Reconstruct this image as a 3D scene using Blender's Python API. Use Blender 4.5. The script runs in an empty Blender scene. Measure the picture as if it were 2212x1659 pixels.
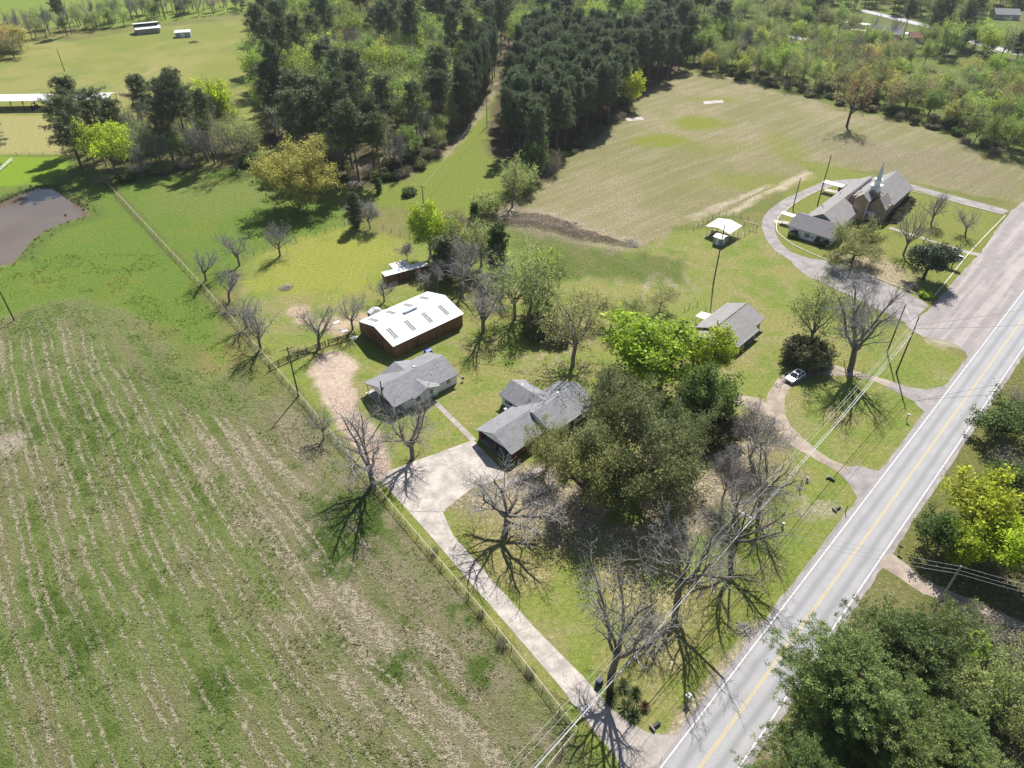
import bpy, bmesh, math, random
import numpy as np
from mathutils import Vector, Matrix

random.seed(7)
SC = bpy.context.scene
COL = SC.collection

# ---------------------------------------------------------------- camera, sky, sun, exposure
CAM_H, PITCH, FPX, PW, PH = 90.0, math.radians(37.6), 1533.0, 2212.0, 1659.0
cam_data = bpy.data.cameras.new('camera')
cam = bpy.data.objects.new('camera', cam_data)
COL.objects.link(cam)
cam.location = (0, 0, CAM_H)
cam.rotation_euler = (math.pi / 2 - PITCH, 0, 0)
cam_data.sensor_fit = 'HORIZONTAL'
cam_data.sensor_width = 36.0
cam_data.lens = 36.0 * FPX / PW
cam_data.clip_start = 0.5
cam_data.clip_end = 9000.0
SC.camera = cam

SUN_AZ, SUN_EL = math.radians(15.5), math.radians(47.5)
world = bpy.data.worlds.new('World')
SC.world = world
world.use_nodes = True
wn = world.node_tree
wn.nodes.clear()
sky = wn.nodes.new('ShaderNodeTexSky')
sky.sky_type = 'NISHITA'
sky.sun_disc = False
sky.sun_elevation = SUN_EL
sky.sun_rotation = SUN_AZ
sky.air_density = 1.0
sky.dust_density = 1.0
bgn = wn.nodes.new('ShaderNodeBackground')
bgn.inputs['Strength'].default_value = 0.063
wo = wn.nodes.new('ShaderNodeOutputWorld')
wn.links.new(sky.outputs[0], bgn.inputs['Color'])
wn.links.new(bgn.outputs[0], wo.inputs['Surface'])

sun_data = bpy.data.lights.new('sun', 'SUN')
sun_data.energy = 5.0
sun_data.angle = math.radians(0.53)
sun_data.color = (1.0, 0.96, 0.90)
sun = bpy.data.objects.new('sun', sun_data)
COL.objects.link(sun)
sdir = Vector((math.sin(SUN_AZ) * math.cos(SUN_EL), math.cos(SUN_AZ) * math.cos(SUN_EL), math.sin(SUN_EL)))
sun.location = sdir * 300
sun.rotation_euler = (-sdir).to_track_quat('-Z', 'Y').to_euler()

SC.view_settings.view_transform = 'Standard'
SC.view_settings.look = 'None'
SC.view_settings.exposure = 0.92
SC.view_settings.gamma = 1.0
SC.view_settings.use_curve_mapping = False
SC.render.engine = 'CYCLES'
SC.cycles.max_bounces = 5
SC.cycles.diffuse_bounces = 3
SC.cycles.glossy_bounces = 2
SC.cycles.transmission_bounces = 3
SC.cycles.use_adaptive_sampling = False
SC.cycles.use_denoising = True

# ---------------------------------------------------------------- helpers
SP, CP = math.sin(PITCH), math.cos(PITCH)


def P(u, v, z=0.0):
    """Ground (or height z) point seen at a survey pixel of the photograph."""
    r = (u - PW / 2) / FPX
    d = (v - PH / 2) / FPX
    t = (z - CAM_H) / -(SP + d * CP)
    return (r * t, (CP - d * SP) * t)


def height_at(u, v, Y):
    d = (v - PH / 2) / FPX
    return CAM_H - (SP + d * CP) * Y / (CP - d * SP)


def hash2(ix, iy, seed):
    h = (ix.astype(np.int64) * 374761393 + iy.astype(np.int64) * 668265263 + seed * 1442695041) & 0x7fffffff
    h = ((h ^ (h >> 13)) * 1274126177) & 0x7fffffff
    h = h ^ (h >> 16)
    return (h & 0xffff) / 65535.0


def vnoise(x, y, seed=0):
    ix, iy = np.floor(x), np.floor(y)
    fx, fy = x - ix, y - iy
    fx = fx * fx * (3 - 2 * fx)
    fy = fy * fy * (3 - 2 * fy)
    a, b = hash2(ix, iy, seed), hash2(ix + 1, iy, seed)
    c, d = hash2(ix, iy + 1, seed), hash2(ix + 1, iy + 1, seed)
    return (a * (1 - fx) + b * fx) * (1 - fy) + (c * (1 - fx) + d * fx) * fy


def fbm(x, y, seed=0, octv=4):
    s, a, t = 0.0, 0.5, 0.0
    for i in range(octv):
        s = s + a * vnoise(x, y, seed + i * 17)
        t += a
        a *= 0.55
        x, y = x * 2.03 + 5.1, y * 2.03 + 9.7
    return s / t


def sstep(a, b, x):
    t = np.clip((x - a) / (b - a), 0, 1)
    return t * t * (3 - 2 * t)


def poly_sd(x, y, pts):
    """Signed distance to a polygon, positive inside."""
    inside = np.zeros(x.shape, bool)
    dmin = np.full(x.shape, 1e9)
    n = len(pts)
    for i in range(n):
        x0, y0 = pts[i]
        x1, y1 = pts[(i + 1) % n]
        dx, dy = x1 - x0, y1 - y0
        t = np.clip(((x - x0) * dx + (y - y0) * dy) / (dx * dx + dy * dy + 1e-9), 0, 1)
        dmin = np.minimum(dmin, (x - x0 - t * dx) ** 2 + (y - y0 - t * dy) ** 2)
        cond = ((y0 > y) != (y1 > y)) & (x < dx * (y - y0) / (dy if abs(dy) > 1e-9 else 1e-9) + x0)
        inside ^= cond
    d = np.sqrt(dmin)
    return np.where(inside, d, -d)


def line_d(x, y, pts):
    dmin = np.full(x.shape, 1e9)
    for (x0, y0), (x1, y1) in zip(pts[:-1], pts[1:]):
        dx, dy = x1 - x0, y1 - y0
        t = np.clip(((x - x0) * dx + (y - y0) * dy) / (dx * dx + dy * dy + 1e-9), 0, 1)
        dmin = np.minimum(dmin, (x - x0 - t * dx) ** 2 + (y - y0 - t * dy) ** 2)
    return np.sqrt(dmin)


def PL(*pts):
    return [P(*p) for p in pts]


# ---------------------------------------------------------------- materials
def nodes_of(name):
    m = bpy.data.materials.new(name)
    m.use_nodes = True
    nt = m.node_tree
    nt.nodes.clear()

    def nd(t, ins=None, **props):
        n = nt.nodes.new(t)
        for k, v in props.items():
            setattr(n, k, v)
        for k, v in (ins or {}).items():
            if isinstance(v, bpy.types.NodeSocket):
                nt.links.new(v, n.inputs[k])
            else:
                n.inputs[k].default_value = v
        return n
    return m, nt, nd


def c4(c):
    return (c[0], c[1], c[2], 1.0)


def mixc(nd, fac, a, b, mode='MIX'):
    n = nd('ShaderNodeMix', data_type='RGBA', blend_type=mode)
    nt = n.id_data
    for idx, v in ((0, fac), (6, a), (7, b)):
        if isinstance(v, bpy.types.NodeSocket):
            nt.links.new(v, n.inputs[idx])
        elif idx:
            n.inputs[idx].default_value = c4(v)
        else:
            n.inputs[idx].default_value = v
    return n.outputs[2]


def mrange(nd, v, a, b, c=0.0, d=1.0):
    return nd('ShaderNodeMapRange', {'Value': v, 'From Min': a, 'From Max': b, 'To Min': c, 'To Max': d}, interpolation_type='SMOOTHSTEP').outputs[0]


def mth(nd, op, a, b=0.0):
    return nd('ShaderNodeMath', {0: a, 1: b}, operation=op).outputs[0]


def pmat(name, col, rough=0.75, var=0.2, scale=2.0, metal=0.0, spec=0.3, bump=0.0, col2=None, stretch=(1, 1, 1)):
    """Plain procedural surface: two noise octaves drift the colour, a little bump."""
    m, nt, nd = nodes_of(name)
    tc = nd('ShaderNodeTexCoord')
    mp = nd('ShaderNodeMapping', {'Vector': tc.outputs['Object'], 'Scale': stretch})
    n1 = nd('ShaderNodeTexNoise', {'Vector': mp.outputs[0], 'Scale': scale, 'Detail': 5.0, 'Roughness': 0.65})
    n2 = nd('ShaderNodeTexNoise', {'Vector': mp.outputs[0], 'Scale': scale * 7, 'Detail': 2.0})
    lo = [c * (1 - var) for c in col]
    hi = [min(1, c * (1 + var)) for c in (col2 or col)]
    f = mrange(nd, n1.outputs[0], 0.3, 0.7)
    f2 = mth(nd, 'MULTIPLY_ADD', n2.outputs[0], 0.5)
    nt.nodes[-1].inputs[2].default_value = 0.75
    base = mixc(nd, f, lo, hi)
    base = mixc(nd, 1.0, base, f2, 'MULTIPLY')
    b = nd('ShaderNodeBsdfPrincipled', {'Base Color': base, 'Roughness': rough, 'Metallic': metal, 'Specular IOR Level': spec})
    if bump:
        bn = nd('ShaderNodeBump', {'Height': n2.outputs[0], 'Strength': bump, 'Distance': 0.05})
        nt.links.new(bn.outputs[0], b.inputs['Normal'])
    o = nd('ShaderNodeOutputMaterial', {'Surface': b.outputs[0]})
    return m


def plant_mat(name, trans, rough=0.6):
    """Leaf material: colour from the per-leaf 'tint', drifting a little from plant to plant."""
    m, nt, nd = nodes_of(name)
    at = nd('ShaderNodeAttribute', attribute_name='tint')
    oi = nd('ShaderNodeObjectInfo')
    hsv = nd('ShaderNodeHueSaturation', {'Color': at.outputs['Color'],
             'Hue': mrange(nd, oi.outputs['Random'], 0, 1, 0.488, 0.512),
             'Value': mrange(nd, mth(nd, 'FRACT', mth(nd, 'MULTIPLY', oi.outputs['Random'], 7.31)), 0, 1, 0.82, 1.2)})
    b = nd('ShaderNodeBsdfPrincipled', {'Base Color': hsv.outputs[0], 'Roughness': rough, 'Specular IOR Level': 0.25})
    t = nd('ShaderNodeBsdfTranslucent', {'Color': hsv.outputs[0]})
    mx = nd('ShaderNodeMixShader', {0: trans, 1: b.outputs[0], 2: t.outputs[0]})
    nd('ShaderNodeOutputMaterial', {'Surface': mx.outputs[0]})
    return m


M = {}
M['leaf'] = plant_mat('leaf', 0.5)
M['needle'] = plant_mat('needle', 0.25)
M['bark'] = pmat('bark', (0.17, 0.15, 0.13), 0.9, 0.3, 3.0)
M['bark_dark'] = pmat('bark_dark', (0.085, 0.065, 0.05), 0.9, 0.3, 3.0)
M['bark_pine'] = pmat('bark_pine', (0.12, 0.085, 0.06), 0.9, 0.3, 3.0)
M['twig'] = pmat('twig', (0.27, 0.255, 0.24), 0.9, 0.2, 1.0)
M['shingle'] = pmat('shingle', (0.185, 0.187, 0.197), 0.85, 0.2, 1.3, stretch=(0.5, 2.2, 1), bump=0.3)
M['shingle_brown'] = pmat('shingle_brown', (0.215, 0.205, 0.20), 0.9, 0.10, 0.6, stretch=(0.5, 2.2, 1), bump=0.2)
M['shingle_dark'] = pmat('shingle_dark', (0.135, 0.13, 0.14), 0.9, 0.12, 0.8, stretch=(0.5, 2.2, 1), bump=0.2)
M['white_metal'] = pmat('white_metal', (0.60, 0.60, 0.59), 0.5, 0.14, 0.8, spec=0.35, stretch=(3, 0.3, 1))
M['white_paint'] = pmat('white_paint', (0.74, 0.74, 0.74), 0.6, 0.06, 1.0)
M['brown_metal'] = pmat('brown_metal', (0.16, 0.08, 0.045), 0.6, 0.2, 0.7, stretch=(3, 3, 0.3))
M['brown_door'] = pmat('brown_door', (0.10, 0.045, 0.03), 0.6, 0.2, 0.7, stretch=(3, 3, 0.3))
M['skylight'] = pmat('skylight', (0.24, 0.245, 0.235), 0.85, 0.25, 2.0, spec=0.05)
M['vent_metal'] = pmat('vent_metal', (0.55, 0.62, 0.75), 0.3, 0.1, 1.0, spec=0.5)
M['dark_metal'] = pmat('dark_metal', (0.03, 0.03, 0.035), 0.5, 0.2, 2.0)
M['glass'] = pmat('glass', (0.03, 0.04, 0.05), 0.12, 0.1, 1.0, spec=0.6)
M['brick'] = pmat('brick', (0.33, 0.245, 0.165), 0.85, 0.2, 1.6, bump=0.3)
M['red_brick'] = pmat('red_brick', (0.14, 0.055, 0.04), 0.85, 0.2, 1.6, bump=0.3)
M['grey_siding'] = pmat('grey_siding', (0.36, 0.36, 0.38), 0.8, 0.1, 1.5)
M['concrete'] = pmat('concrete', (0.31, 0.28, 0.25), 0.85, 0.2, 0.4, col2=(0.36, 0.32, 0.285))
M['concrete_worn'] = pmat('concrete_worn', (0.28, 0.25, 0.225), 0.9, 0.15, 0.5)
M['pole_wood'] = pmat('pole_wood', (0.075, 0.055, 0.042), 0.9, 0.3, 2.0, stretch=(4, 4, 0.4))
M['pole_grey'] = pmat('pole_grey', (0.30, 0.28, 0.25), 0.9, 0.3, 2.0, stretch=(4, 4, 0.4))
M['board_dark'] = pmat('board_dark', (0.05, 0.045, 0.042), 0.9, 0.3, 2.0)
M['wire'] = pmat('wire', (0.42, 0.42, 0.41), 0.35, 0.05, 1.0, spec=0.6, metal=0.2)
M['cable'] = pmat('cable', (0.46, 0.46, 0.47), 0.4, 0.05, 1.0, spec=0.6)
M['rail_cream'] = pmat('rail_cream', (0.52, 0.44, 0.28), 0.6, 0.1, 0.5)
M['fence_wire'] = pmat('fence_wire', (0.22, 0.21, 0.19), 0.6, 0.1, 1.0)
M['white_line'] = pmat('white_line', (0.52, 0.52, 0.505), 0.7, 0.35, 1.2)
M['yellow_line'] = pmat('yellow_line', (0.50, 0.36, 0.10), 0.7, 0.15, 3.0)
M['kerb_white'] = pmat('kerb_white', (0.50, 0.47, 0.40), 0.8, 0.2, 0.8)
M['rubber'] = pmat('rubber', (0.02, 0.02, 0.02), 0.8, 0.1, 3.0)
M['car_white'] = pmat('car_white', (0.78, 0.79, 0.80), 0.25, 0.02, 1.0, spec=0.5)
M['red_paint'] = pmat('red_paint', (0.45, 0.03, 0.03), 0.4, 0.1, 2.0)
M['blue_paint'] = pmat('blue_paint', (0.03, 0.04, 0.22), 0.45, 0.1, 2.0)
M['blue_grey'] = pmat('blue_grey', (0.22, 0.30, 0.36), 0.6, 0.1, 2.0)
M['plastic_grey'] = pmat('plastic_grey', (0.25, 0.25, 0.25), 0.5, 0.15, 2.0)
M['sign_face'] = pmat('sign_face', (0.45, 0.50, 0.58), 0.4, 0.12, 1.5)
M['sign_navy'] = pmat('sign_navy', (0.02, 0.03, 0.10), 0.4, 0.1, 1.5)


# ---------------------------------------------------------------- meshes and objects
def mesh_np(name, parts, mats):
    """parts: list of (V (n,3), F (m,k), material index, tint (m,3) or None)."""
    me = bpy.data.meshes.new(name)
    nv = sum(len(p[0]) for p in parts)
    nf = sum(len(p[1]) for p in parts)
    nl = sum(p[1].size for p in parts)
    me.vertices.add(nv)
    me.loops.add(nl)
    me.polygons.add(nf)
    V = np.concatenate([p[0] for p in parts]).astype(np.float32)
    me.vertices.foreach_set('co', V.ravel())
    li, ls, mi, tint, o, lo = [], [], [], [], 0, 0
    for v, f, m, t in parts:
        li.append((f + o).ravel())
        k = f.shape[1]
        ls.append(lo + np.arange(len(f)) * k)
        lo += f.size
        o += len(v)
        mi.append(np.full(len(f), m))
        tint.append(t if t is not None else np.full((len(f), 3), 0.2))
    me.loops.foreach_set('vertex_index', np.concatenate(li).astype(np.int32))
    me.polygons.foreach_set('loop_start', np.concatenate(ls).astype(np.int32))
    me.polygons.foreach_set('material_index', np.concatenate(mi).astype(np.int32))
    if any(p[3] is not None for p in parts):
        a = me.attributes.new('tint', 'FLOAT_COLOR', 'FACE')
        T = np.concatenate(tint)
        a.data.foreach_set('color', np.concatenate([T, np.ones((len(T), 1))], 1).astype(np.float32).ravel())
    for m in mats:
        me.materials.append(m)
    me.update(calc_edges=True)
    return me


def obj(name, me, parent=None, loc=None):
    o = bpy.data.objects.new(name, me)
    COL.objects.link(o)
    if parent is not None:
        o.parent = parent
    if loc is not None:
        o.location = loc
    return o


def tag(o, label=None, cat=None, group=None, kind=None):
    if label:
        o['label'] = label
    if cat:
        o['category'] = cat
    if group:
        o['group'] = group
    if kind:
        o['kind'] = kind
    return o


def thing(name, label, cat, loc=(0, 0, 0), rz=0.0, group=None):
    o = obj(name, None, None, (loc[0], loc[1], loc[2] if len(loc) > 2 else 0))
    o.rotation_euler = (0, 0, rz)
    o.empty_display_size = 0.5
    return tag(o, label, cat, group)


class MB:
    """Collects boxes, prisms and tubes, then links them as one mesh object."""

    def __init__(self):
        self.v, self.f, self.m = [], [], []

    def poly(self, pts, m=0):
        o = len(self.v)
        self.v += [tuple(p) for p in pts]
        self.f.append(tuple(range(o, o + len(pts))))
        self.m.append(m)
        return self

    def _add(self, vs, fs, m=0):
        o = len(self.v)
        self.v += [tuple(p) for p in vs]
        self.f += [tuple(i + o for i in f) for f in fs]
        self.m += [m] * len(fs)
        return self

    def box(self, x0, x1, y0, y1, z0, z1, m=0):
        vs = [(x, y, z) for z in (z0, z1) for y in (y0, y1) for x in (x0, x1)]
        return self._add(vs, [(0, 2, 3, 1), (4, 5, 7, 6), (0, 1, 5, 4), (2, 6, 7, 3), (0, 4, 6, 2), (1, 3, 7, 5)], m)

    def prism(self, prof, a0, a1, axis='x', m=0):
        """Extrude a profile: (y,z) points along x, (x,z) along y, (x,y) along z."""
        n = len(prof)
        mk = {'x': lambda p, a: (a, p[0], p[1]), 'y': lambda p, a: (p[0], a, p[1]), 'z': lambda p, a: (p[0], p[1], a)}[axis]
        vs = [mk(p, a0) for p in prof] + [mk(p, a1) for p in prof]
        fs = [(i, (i + 1) % n, n + (i + 1) % n, n + i) for i in range(n)]
        fs += [tuple(range(n - 1, -1, -1)), tuple(range(n, 2 * n))]
        return self._add(vs, fs, m)

    def bar(self, p, q, w=0.1, h=None, m=0):
        """Square bar from p to q."""
        p, q = Vector(p), Vector(q)
        d = (q - p).normalized()
        s = d.cross(Vector((0, 0, 1)))
        s = s.normalized() if s.length > 1e-4 else Vector((1, 0, 0))
        t = s.cross(d)
        h = h if h is not None else w
        vs = []
        for c in (p, q):
            for a, b in ((-1, -1), (1, -1), (1, 1), (-1, 1)):
                vs.append(c + s * (a * w / 2) + t * (b * h / 2))
        return self._add(vs, [(3, 2, 1, 0), (4, 5, 6, 7), (0, 1, 5, 4), (1, 2, 6, 5), (2, 3, 7, 6), (3, 0, 4, 7)], m)

    def tube(self, pts, r, sides=6, m=0):
        """Tube along points; r a number or one per point."""
        pts = [Vector(p) for p in pts]
        rs = r if isinstance(r, (list, tuple)) else [r] * len(pts)
        o = len(self.v)
        n = len(pts)
        for i, p in enumerate(pts):
            d = (pts[min(i + 1, n - 1)] - pts[max(i - 1, 0)]).normalized()
            s = d.cross(Vector((0, 0, 1)))
            s = s.normalized() if s.length > 1e-3 else Vector((1, 0, 0))
            t = s.cross(d)
            for k in range(sides):
                a = 2 * math.pi * k / sides
                self.v.append(tuple(p + (s * math.cos(a) + t * math.sin(a)) * rs[i]))
        for i in range(n - 1):
            for k in range(sides):
                a, b = o + i * sides + k, o + i * sides + (k + 1) % sides
                self.f.append((a, b, b + sides, a + sides))
                self.m.append(m)
        self.f.append(tuple(range(o + sides - 1, o - 1, -1)))
        self.f.append(tuple(range(o + (n - 1) * sides, o + n * sides)))
        self.m += [m, m]
        return self

    def mesh(self, name, mats):
        me = bpy.data.meshes.new(name)
        me.from_pydata(self.v, [], self.f)
        mats = mats if isinstance(mats, (list, tuple)) else [mats]
        for mm in mats:
            me.materials.append(mm)
        me.polygons.foreach_set('material_index', self.m)
        me.update()
        return me

    def build(self, name, mats, parent=None, loc=None, smooth=False):
        me = self.mesh(name, mats)
        if smooth:
            me.shade_smooth()
        return obj(name, me, parent, loc)


def copy_thing(root, loc, rz=None, scale=None, label=None, group=None):
    c = root.copy()
    COL.objects.link(c)
    c.location = loc
    if rz is not None:
        c.rotation_euler = (0, 0, rz)
    if scale is not None:
        c.scale = scale
    if label:
        c['label'] = label
    if group:
        c['group'] = group
    for ch in list(root.children):
        d = ch.copy()
        COL.objects.link(d)
        d.parent = c
        for g in list(ch.children):
            e = g.copy()
            COL.objects.link(e)
            e.parent = d
    return c


def spline(pts, n=6, closed=False):
    """Catmull-Rom through 2-D points."""
    out = []
    N = len(pts)
    rng = range(N if closed else N - 1)
    for i in rng:
        p = [pts[(i + k) % N] if closed else pts[min(max(i + k, 0), N - 1)] for k in (-1, 0, 1, 2)]
        for j in range(n):
            t = j / n
            out.append(tuple(0.5 * (2 * p[1][a] + (p[2][a] - p[0][a]) * t + (2 * p[0][a] - 5 * p[1][a] + 4 * p[2][a] - p[3][a]) * t * t
                                    + (3 * p[1][a] - p[0][a] - 3 * p[2][a] + p[3][a]) * t ** 3) for a in (0, 1)))
    if not closed:
        out.append(tuple(pts[-1]))
    return out


def sheet(name, pts, z, mat, jitter=0.0, step=0.8, seed=1, parent=None):
    """Flat ground sheet with an edge that wanders a little."""
    res = []
    n = len(pts)
    for i in range(n):
        (x0, y0), (x1, y1) = pts[i], pts[(i + 1) % n]
        L = math.hypot(x1 - x0, y1 - y0)
        k = max(1, int(L / step)) if jitter else 1
        for j in range(k):
            t = j / k
            res.append((x0 + (x1 - x0) * t, y0 + (y1 - y0) * t, -(y1 - y0) / (L + 1e-9), (x1 - x0) / (L + 1e-9)))
    A = np.array(res)
    if jitter:
        w = (fbm(A[:, 0] * 0.9, A[:, 1] * 0.9, seed, 4) - 0.5) * 2 * jitter
        A[:, 0] += A[:, 2] * w
        A[:, 1] += A[:, 3] * w
    bm = bmesh.new()
    vs = [bm.verts.new((a[0], a[1], z)) for a in A]
    es = [bm.edges.new((vs[i], vs[(i + 1) % len(vs)])) for i in range(len(vs))]
    bmesh.ops.triangle_fill(bm, edges=es, use_beauty=True, normal=(0, 0, 1))
    for f in bm.faces:
        if f.normal.z < 0:
            f.normal_flip()
    me = bpy.data.meshes.new(name)
    bm.to_mesh(me)
    bm.free()
    me.materials.append(mat)
    return obj(name, me, parent)

# ================================================================ GROUND
def axis(parts):
    out = []
    for a, b, st in parts:
        out.append(np.arange(a, b, st))
    return np.concatenate(out)


gx = axis([(-4000, -600, 400), (-600, -400, 25), (-400, -180, 2.0), (-180, -75, 0.9), (-75, 80, 0.65), (80, 190, 0.9), (190, 400, 2.0), (400, 600, 25), (600, 4400, 400)])
gy = axis([(-3000, 0, 300), (0, 30, 5), (30, 140, 0.65), (140, 260, 1.0), (260, 420, 1.6), (420, 620, 3.0), (620, 900, 30), (900, 6000, 500)])
X, Y = np.meshgrid(gx, gy)
NSH = X.shape
n_big = fbm(X / 28, Y / 28, 3, 6)
n_mid = fbm(X / 9, Y / 9, 11, 6)
n_sml = fbm(X / 2.6, Y / 2.6, 23, 3)
n_wob = (fbm(X / 4, Y / 4, 31, 3) - 0.5) * 2


def region(pts, soft, wob=1.0):
    sd = poly_sd(X, Y, pts)
    return sstep(-soft, soft, sd + n_wob * soft * 1.4 * wob)


def blob(px, rx, soft=0.5, ry=None):
    x, y = P(*px)
    d = np.sqrt(((X - x) / rx) ** 2 + ((Y - y) / (ry or rx)) ** 2)
    return 1 - sstep(1 - soft, 1 + soft, d + n_wob * 0.35)


def L3(a, b, t):
    return a + (b - a) * t[..., None]


def C(r, g, b):
    return np.array([r, g, b])


GREEN, VIVID, YARD, YEL = C(.085, .125, .018), C(.105, .165, .018), C(.155, .180, .034), C(.200, .190, .030)
OLIVE, TAN, STRAW, DIRT = C(.135, .125, .040), C(.265, .225, .125), C(.400, .335, .215), C(.42, .31, .235)
FLOOR, DARKSOIL, LUSH = C(.085, .072, .035), C(.110, .082, .055), C(.075, .140, .015)

col = np.zeros(NSH + (3,)) + C(.12, .135, .030)
col = L3(col, C(.16, .15, .045), sstep(.45, .65, n_mid))
straw = np.full(NSH, .18)      # how readily pale straw shows
lush = np.full(NSH, .20)       # how readily dark green clumps show
rough = np.full(NSH, .5)       # strength of the fine relief


def lay(w, c, st=None, lu=None, ro=None):
    global col, straw, lush, rough
    col = L3(col, c, w)
    if st is not None:
        straw = straw * (1 - w) + st * w
    if lu is not None:
        lush = lush * (1 - w) + lu * w
    if ro is not None:
        rough = rough * (1 - w) + ro * w


# far pastures on the left
past = region(PL((-400, 10), (150, 90), (300, 65), (540, 40), (540, 180), (560, 300), (400, 330), (150, 335), (-400, 335)), 3)
lay(past, C(.155, .170, .028), .13, .12, .35)
lay(past * sstep(.38, .66, n_big) * .8, C(.205, .195, .055), .22)
lay(past * (1 - sstep(.30, .50, n_mid)) * .6, C(.120, .155, .026))
padd = region(PL((-300, 250), (150, 250), (150, 335), (-300, 335)), 1.5)
lay(padd, C(.235, .215, .070), .28, .08)
track = 1 - sstep(.6, 1.8, line_d(X, Y, PL((340, 145), (300, 170), (262, 205), (240, 230), (215, 262))))
lay(track * past * .7, C(.25, .20, .10))
lay(blob((395, 235), 16, .8, 10) * sstep(.38, .58, n_sml) * .6, C(.09, .13, .03), .2, .4)
# top strip beyond the creek trees
lay(region(PL((-400, -60), (560, -60), (540, 25), (300, 55), (100, 60), (-400, 40)), 4), C(.13, .175, .02), .1, .1, .3)
# grass round the pond and below the trees
pondg = region(PL((-700, 335), (150, 335), (240, 380), (520, 360), (745, 440), (740, 490), (540, 550), (470, 640), (480, 780), (330, 690), (0, 690), (-700, 720)), 2.5)
lay(pondg, VIVID, .08, .32, .6)
lay(pondg * sstep(.5, .66, n_mid), C(.125, .165, .020), .2)
lay(region(PL((-300, 338), (160, 338), (110, 395), (-300, 420)), 2), C(.135, .205, .006), .03, .15, .3)
lay(region(PL((330, 400), (560, 370), (600, 440), (470, 470), (350, 470)), 5) * .6, C(.15, .17, .04), .3)
# the mown hay field on the left
field = region(PL((-900, 690), (0, 688), (85, 655), (180, 640), (260, 668), (350, 740), (430, 830), (520, 800), (575, 850), (643, 853), (854, 1106), (1054, 1339), (1247, 1584), (1320, 1700), (1500, 2100), (-2500, 2100)), 2.5)
field = field * (poly_sd(X, Y, PL((220, 387), (443, 626), (643, 853), (854, 1106), (1054, 1339), (1247, 1584), (1420, 1800), (1700, 2300), (-5000, 2300), (-5000, 387))) > 0)
A143 = math.radians(143.0)
ns, ds = (math.cos(A143), -math.sin(A143)), (math.sin(A143), math.cos(A143))
T = X * ds[0] + Y * ds[1]
warp = .000618 * (np.clip(T, -190, -20) + 124) ** 2 + (fbm(X / 22, Y / 22, 41, 2) - .5) * 2.0 + (fbm(X / 3.2, Y / 3.2, 43, 2) - .5) * .5
S = X * ns[0] + Y * ns[1] + warp
edge_calm = sstep(2, 14, poly_sd(X, Y, PL((-900, 690), (0, 688), (85, 655), (180, 640), (260, 668), (430, 800), (600, 830), (870, 1130), (1060, 1350), (1260, 1584), (1500, 2100), (-2500, 2100))))
right_dry = region(PL((650, 870), (860, 1130), (1060, 1350), (1250, 1590), (1200, 1720), (760, 1500), (620, 1250), (480, 960)), 7)
sN = fbm(S / 3.2, T / 17, 57, 4)
lay(field, C(.182, .205, .066), .14, .22, .9)
lay(field * sstep(.46, .58, sN), C(.150, .190, .046), .10, .34)
lay(field * (1 - sstep(.36, .47, sN)) * .55, C(.185, .168, .078), .16, .08)
lay(field * sstep(.55, .66, n_big) * .55, C(.125, .175, .032), .12, .40)
dryN = right_dry * sstep(.42, .60, fbm(S / 1.5, T / 12, 71, 4) + .05)
lay(field * dryN, C(.29, .25, .15), .40, .12)
lay(field * right_dry * .35, C(.19, .165, .085), .30)
rowmask = field * edge_calm * (.74 + .26 * sstep(.35, .6, fbm(X / 17, Y / 17, 53, 3)))
lush = lush + field * (fbm(X / 3.2, Y / 3.2, 77, 3) - .5) * .7
for px, r in (((60, 930), 5), ((120, 1345), 4), ((190, 1400), 3.5), ((1000, 1320), 2.5), ((830, 1430), 3), ((765, 1120), 8), ((730, 1190), 5), ((1040, 1450), 2.5), ((560, 700), 5), ((480, 720), 5), ((460, 1480), 3)):
    b = blob(px, r, .5)
    lay(b * field * sstep(.34, .52, n_sml), C(.100, .155, .026), .12, .42, 1.0)
lay(blob((10, 960), 3.2, .4), C(.45, .38, .29), .5, .1)
# strip along the cream rail fence
fl = line_d(X, Y, PL((220, 387), (443, 626), (643, 853), (854, 1106), (1054, 1339), (1247, 1584), (1420, 1800)))
strip = (1 - sstep(.7, 2.4, fl + n_wob * .5)) * sstep(.35, .55, n_sml + .05)
lay(strip * .75, C(.115, .095, .045), .38, .45)
# house yard
yard = region(PL((740, 490), (545, 552), (505, 600), (583, 785), (660, 866), (854, 1100), (1054, 1333), (1190, 1500), (1290, 1660), (1420, 1660), (1660, 1350), (1905, 1030), (2098, 783), (1985, 726), (1690, 556), (1640, 490), (1460, 500), (1380, 540), (1100, 480), (900, 530)), 1.2)
lay(yard, YARD, .15, .14, .4)
lay(yard * sstep(.42, .58, n_mid), C(.190, .182, .052), .24)
lay(yard * (1 - sstep(.34, .48, n_big)) * .7, C(.138, .170, .024), .08, .22)
lay(yard * sstep(.50, .62, fbm(X / 5, Y / 5, 13, 5)) * .7, C(.122, .168, .022), .08, .30)
lay(yard * sstep(.55, .66, fbm(X / 3.5, Y / 3.5, 17, 5)) * .6, C(.205, .185, .075), .34)
shade_thin = region(PL((960, 1090), (1060, 1010), (1190, 960), (1330, 1050), (1560, 900), (1660, 900), (1690, 960), (1560, 1180), (1330, 1190), (1180, 1180)), 4)
lay(shade_thin * sstep(.36, .56, n_mid + .06), C(.245, .195, .110), .45, .1, .7)
lay(region(PL((1010, 1130), (1380, 1180), (1600, 1180), (1500, 1440), (1330, 1440), (1180, 1330)), 6) * sstep(.45, .6, n_mid), C(.19, .17, .055), .36)
lay(region(PL((1110, 790), (1240, 660), (1330, 690), (1260, 800)), 4) * sstep(.4, .6, n_sml) * .8, C(.20, .175, .085), .4)
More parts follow.
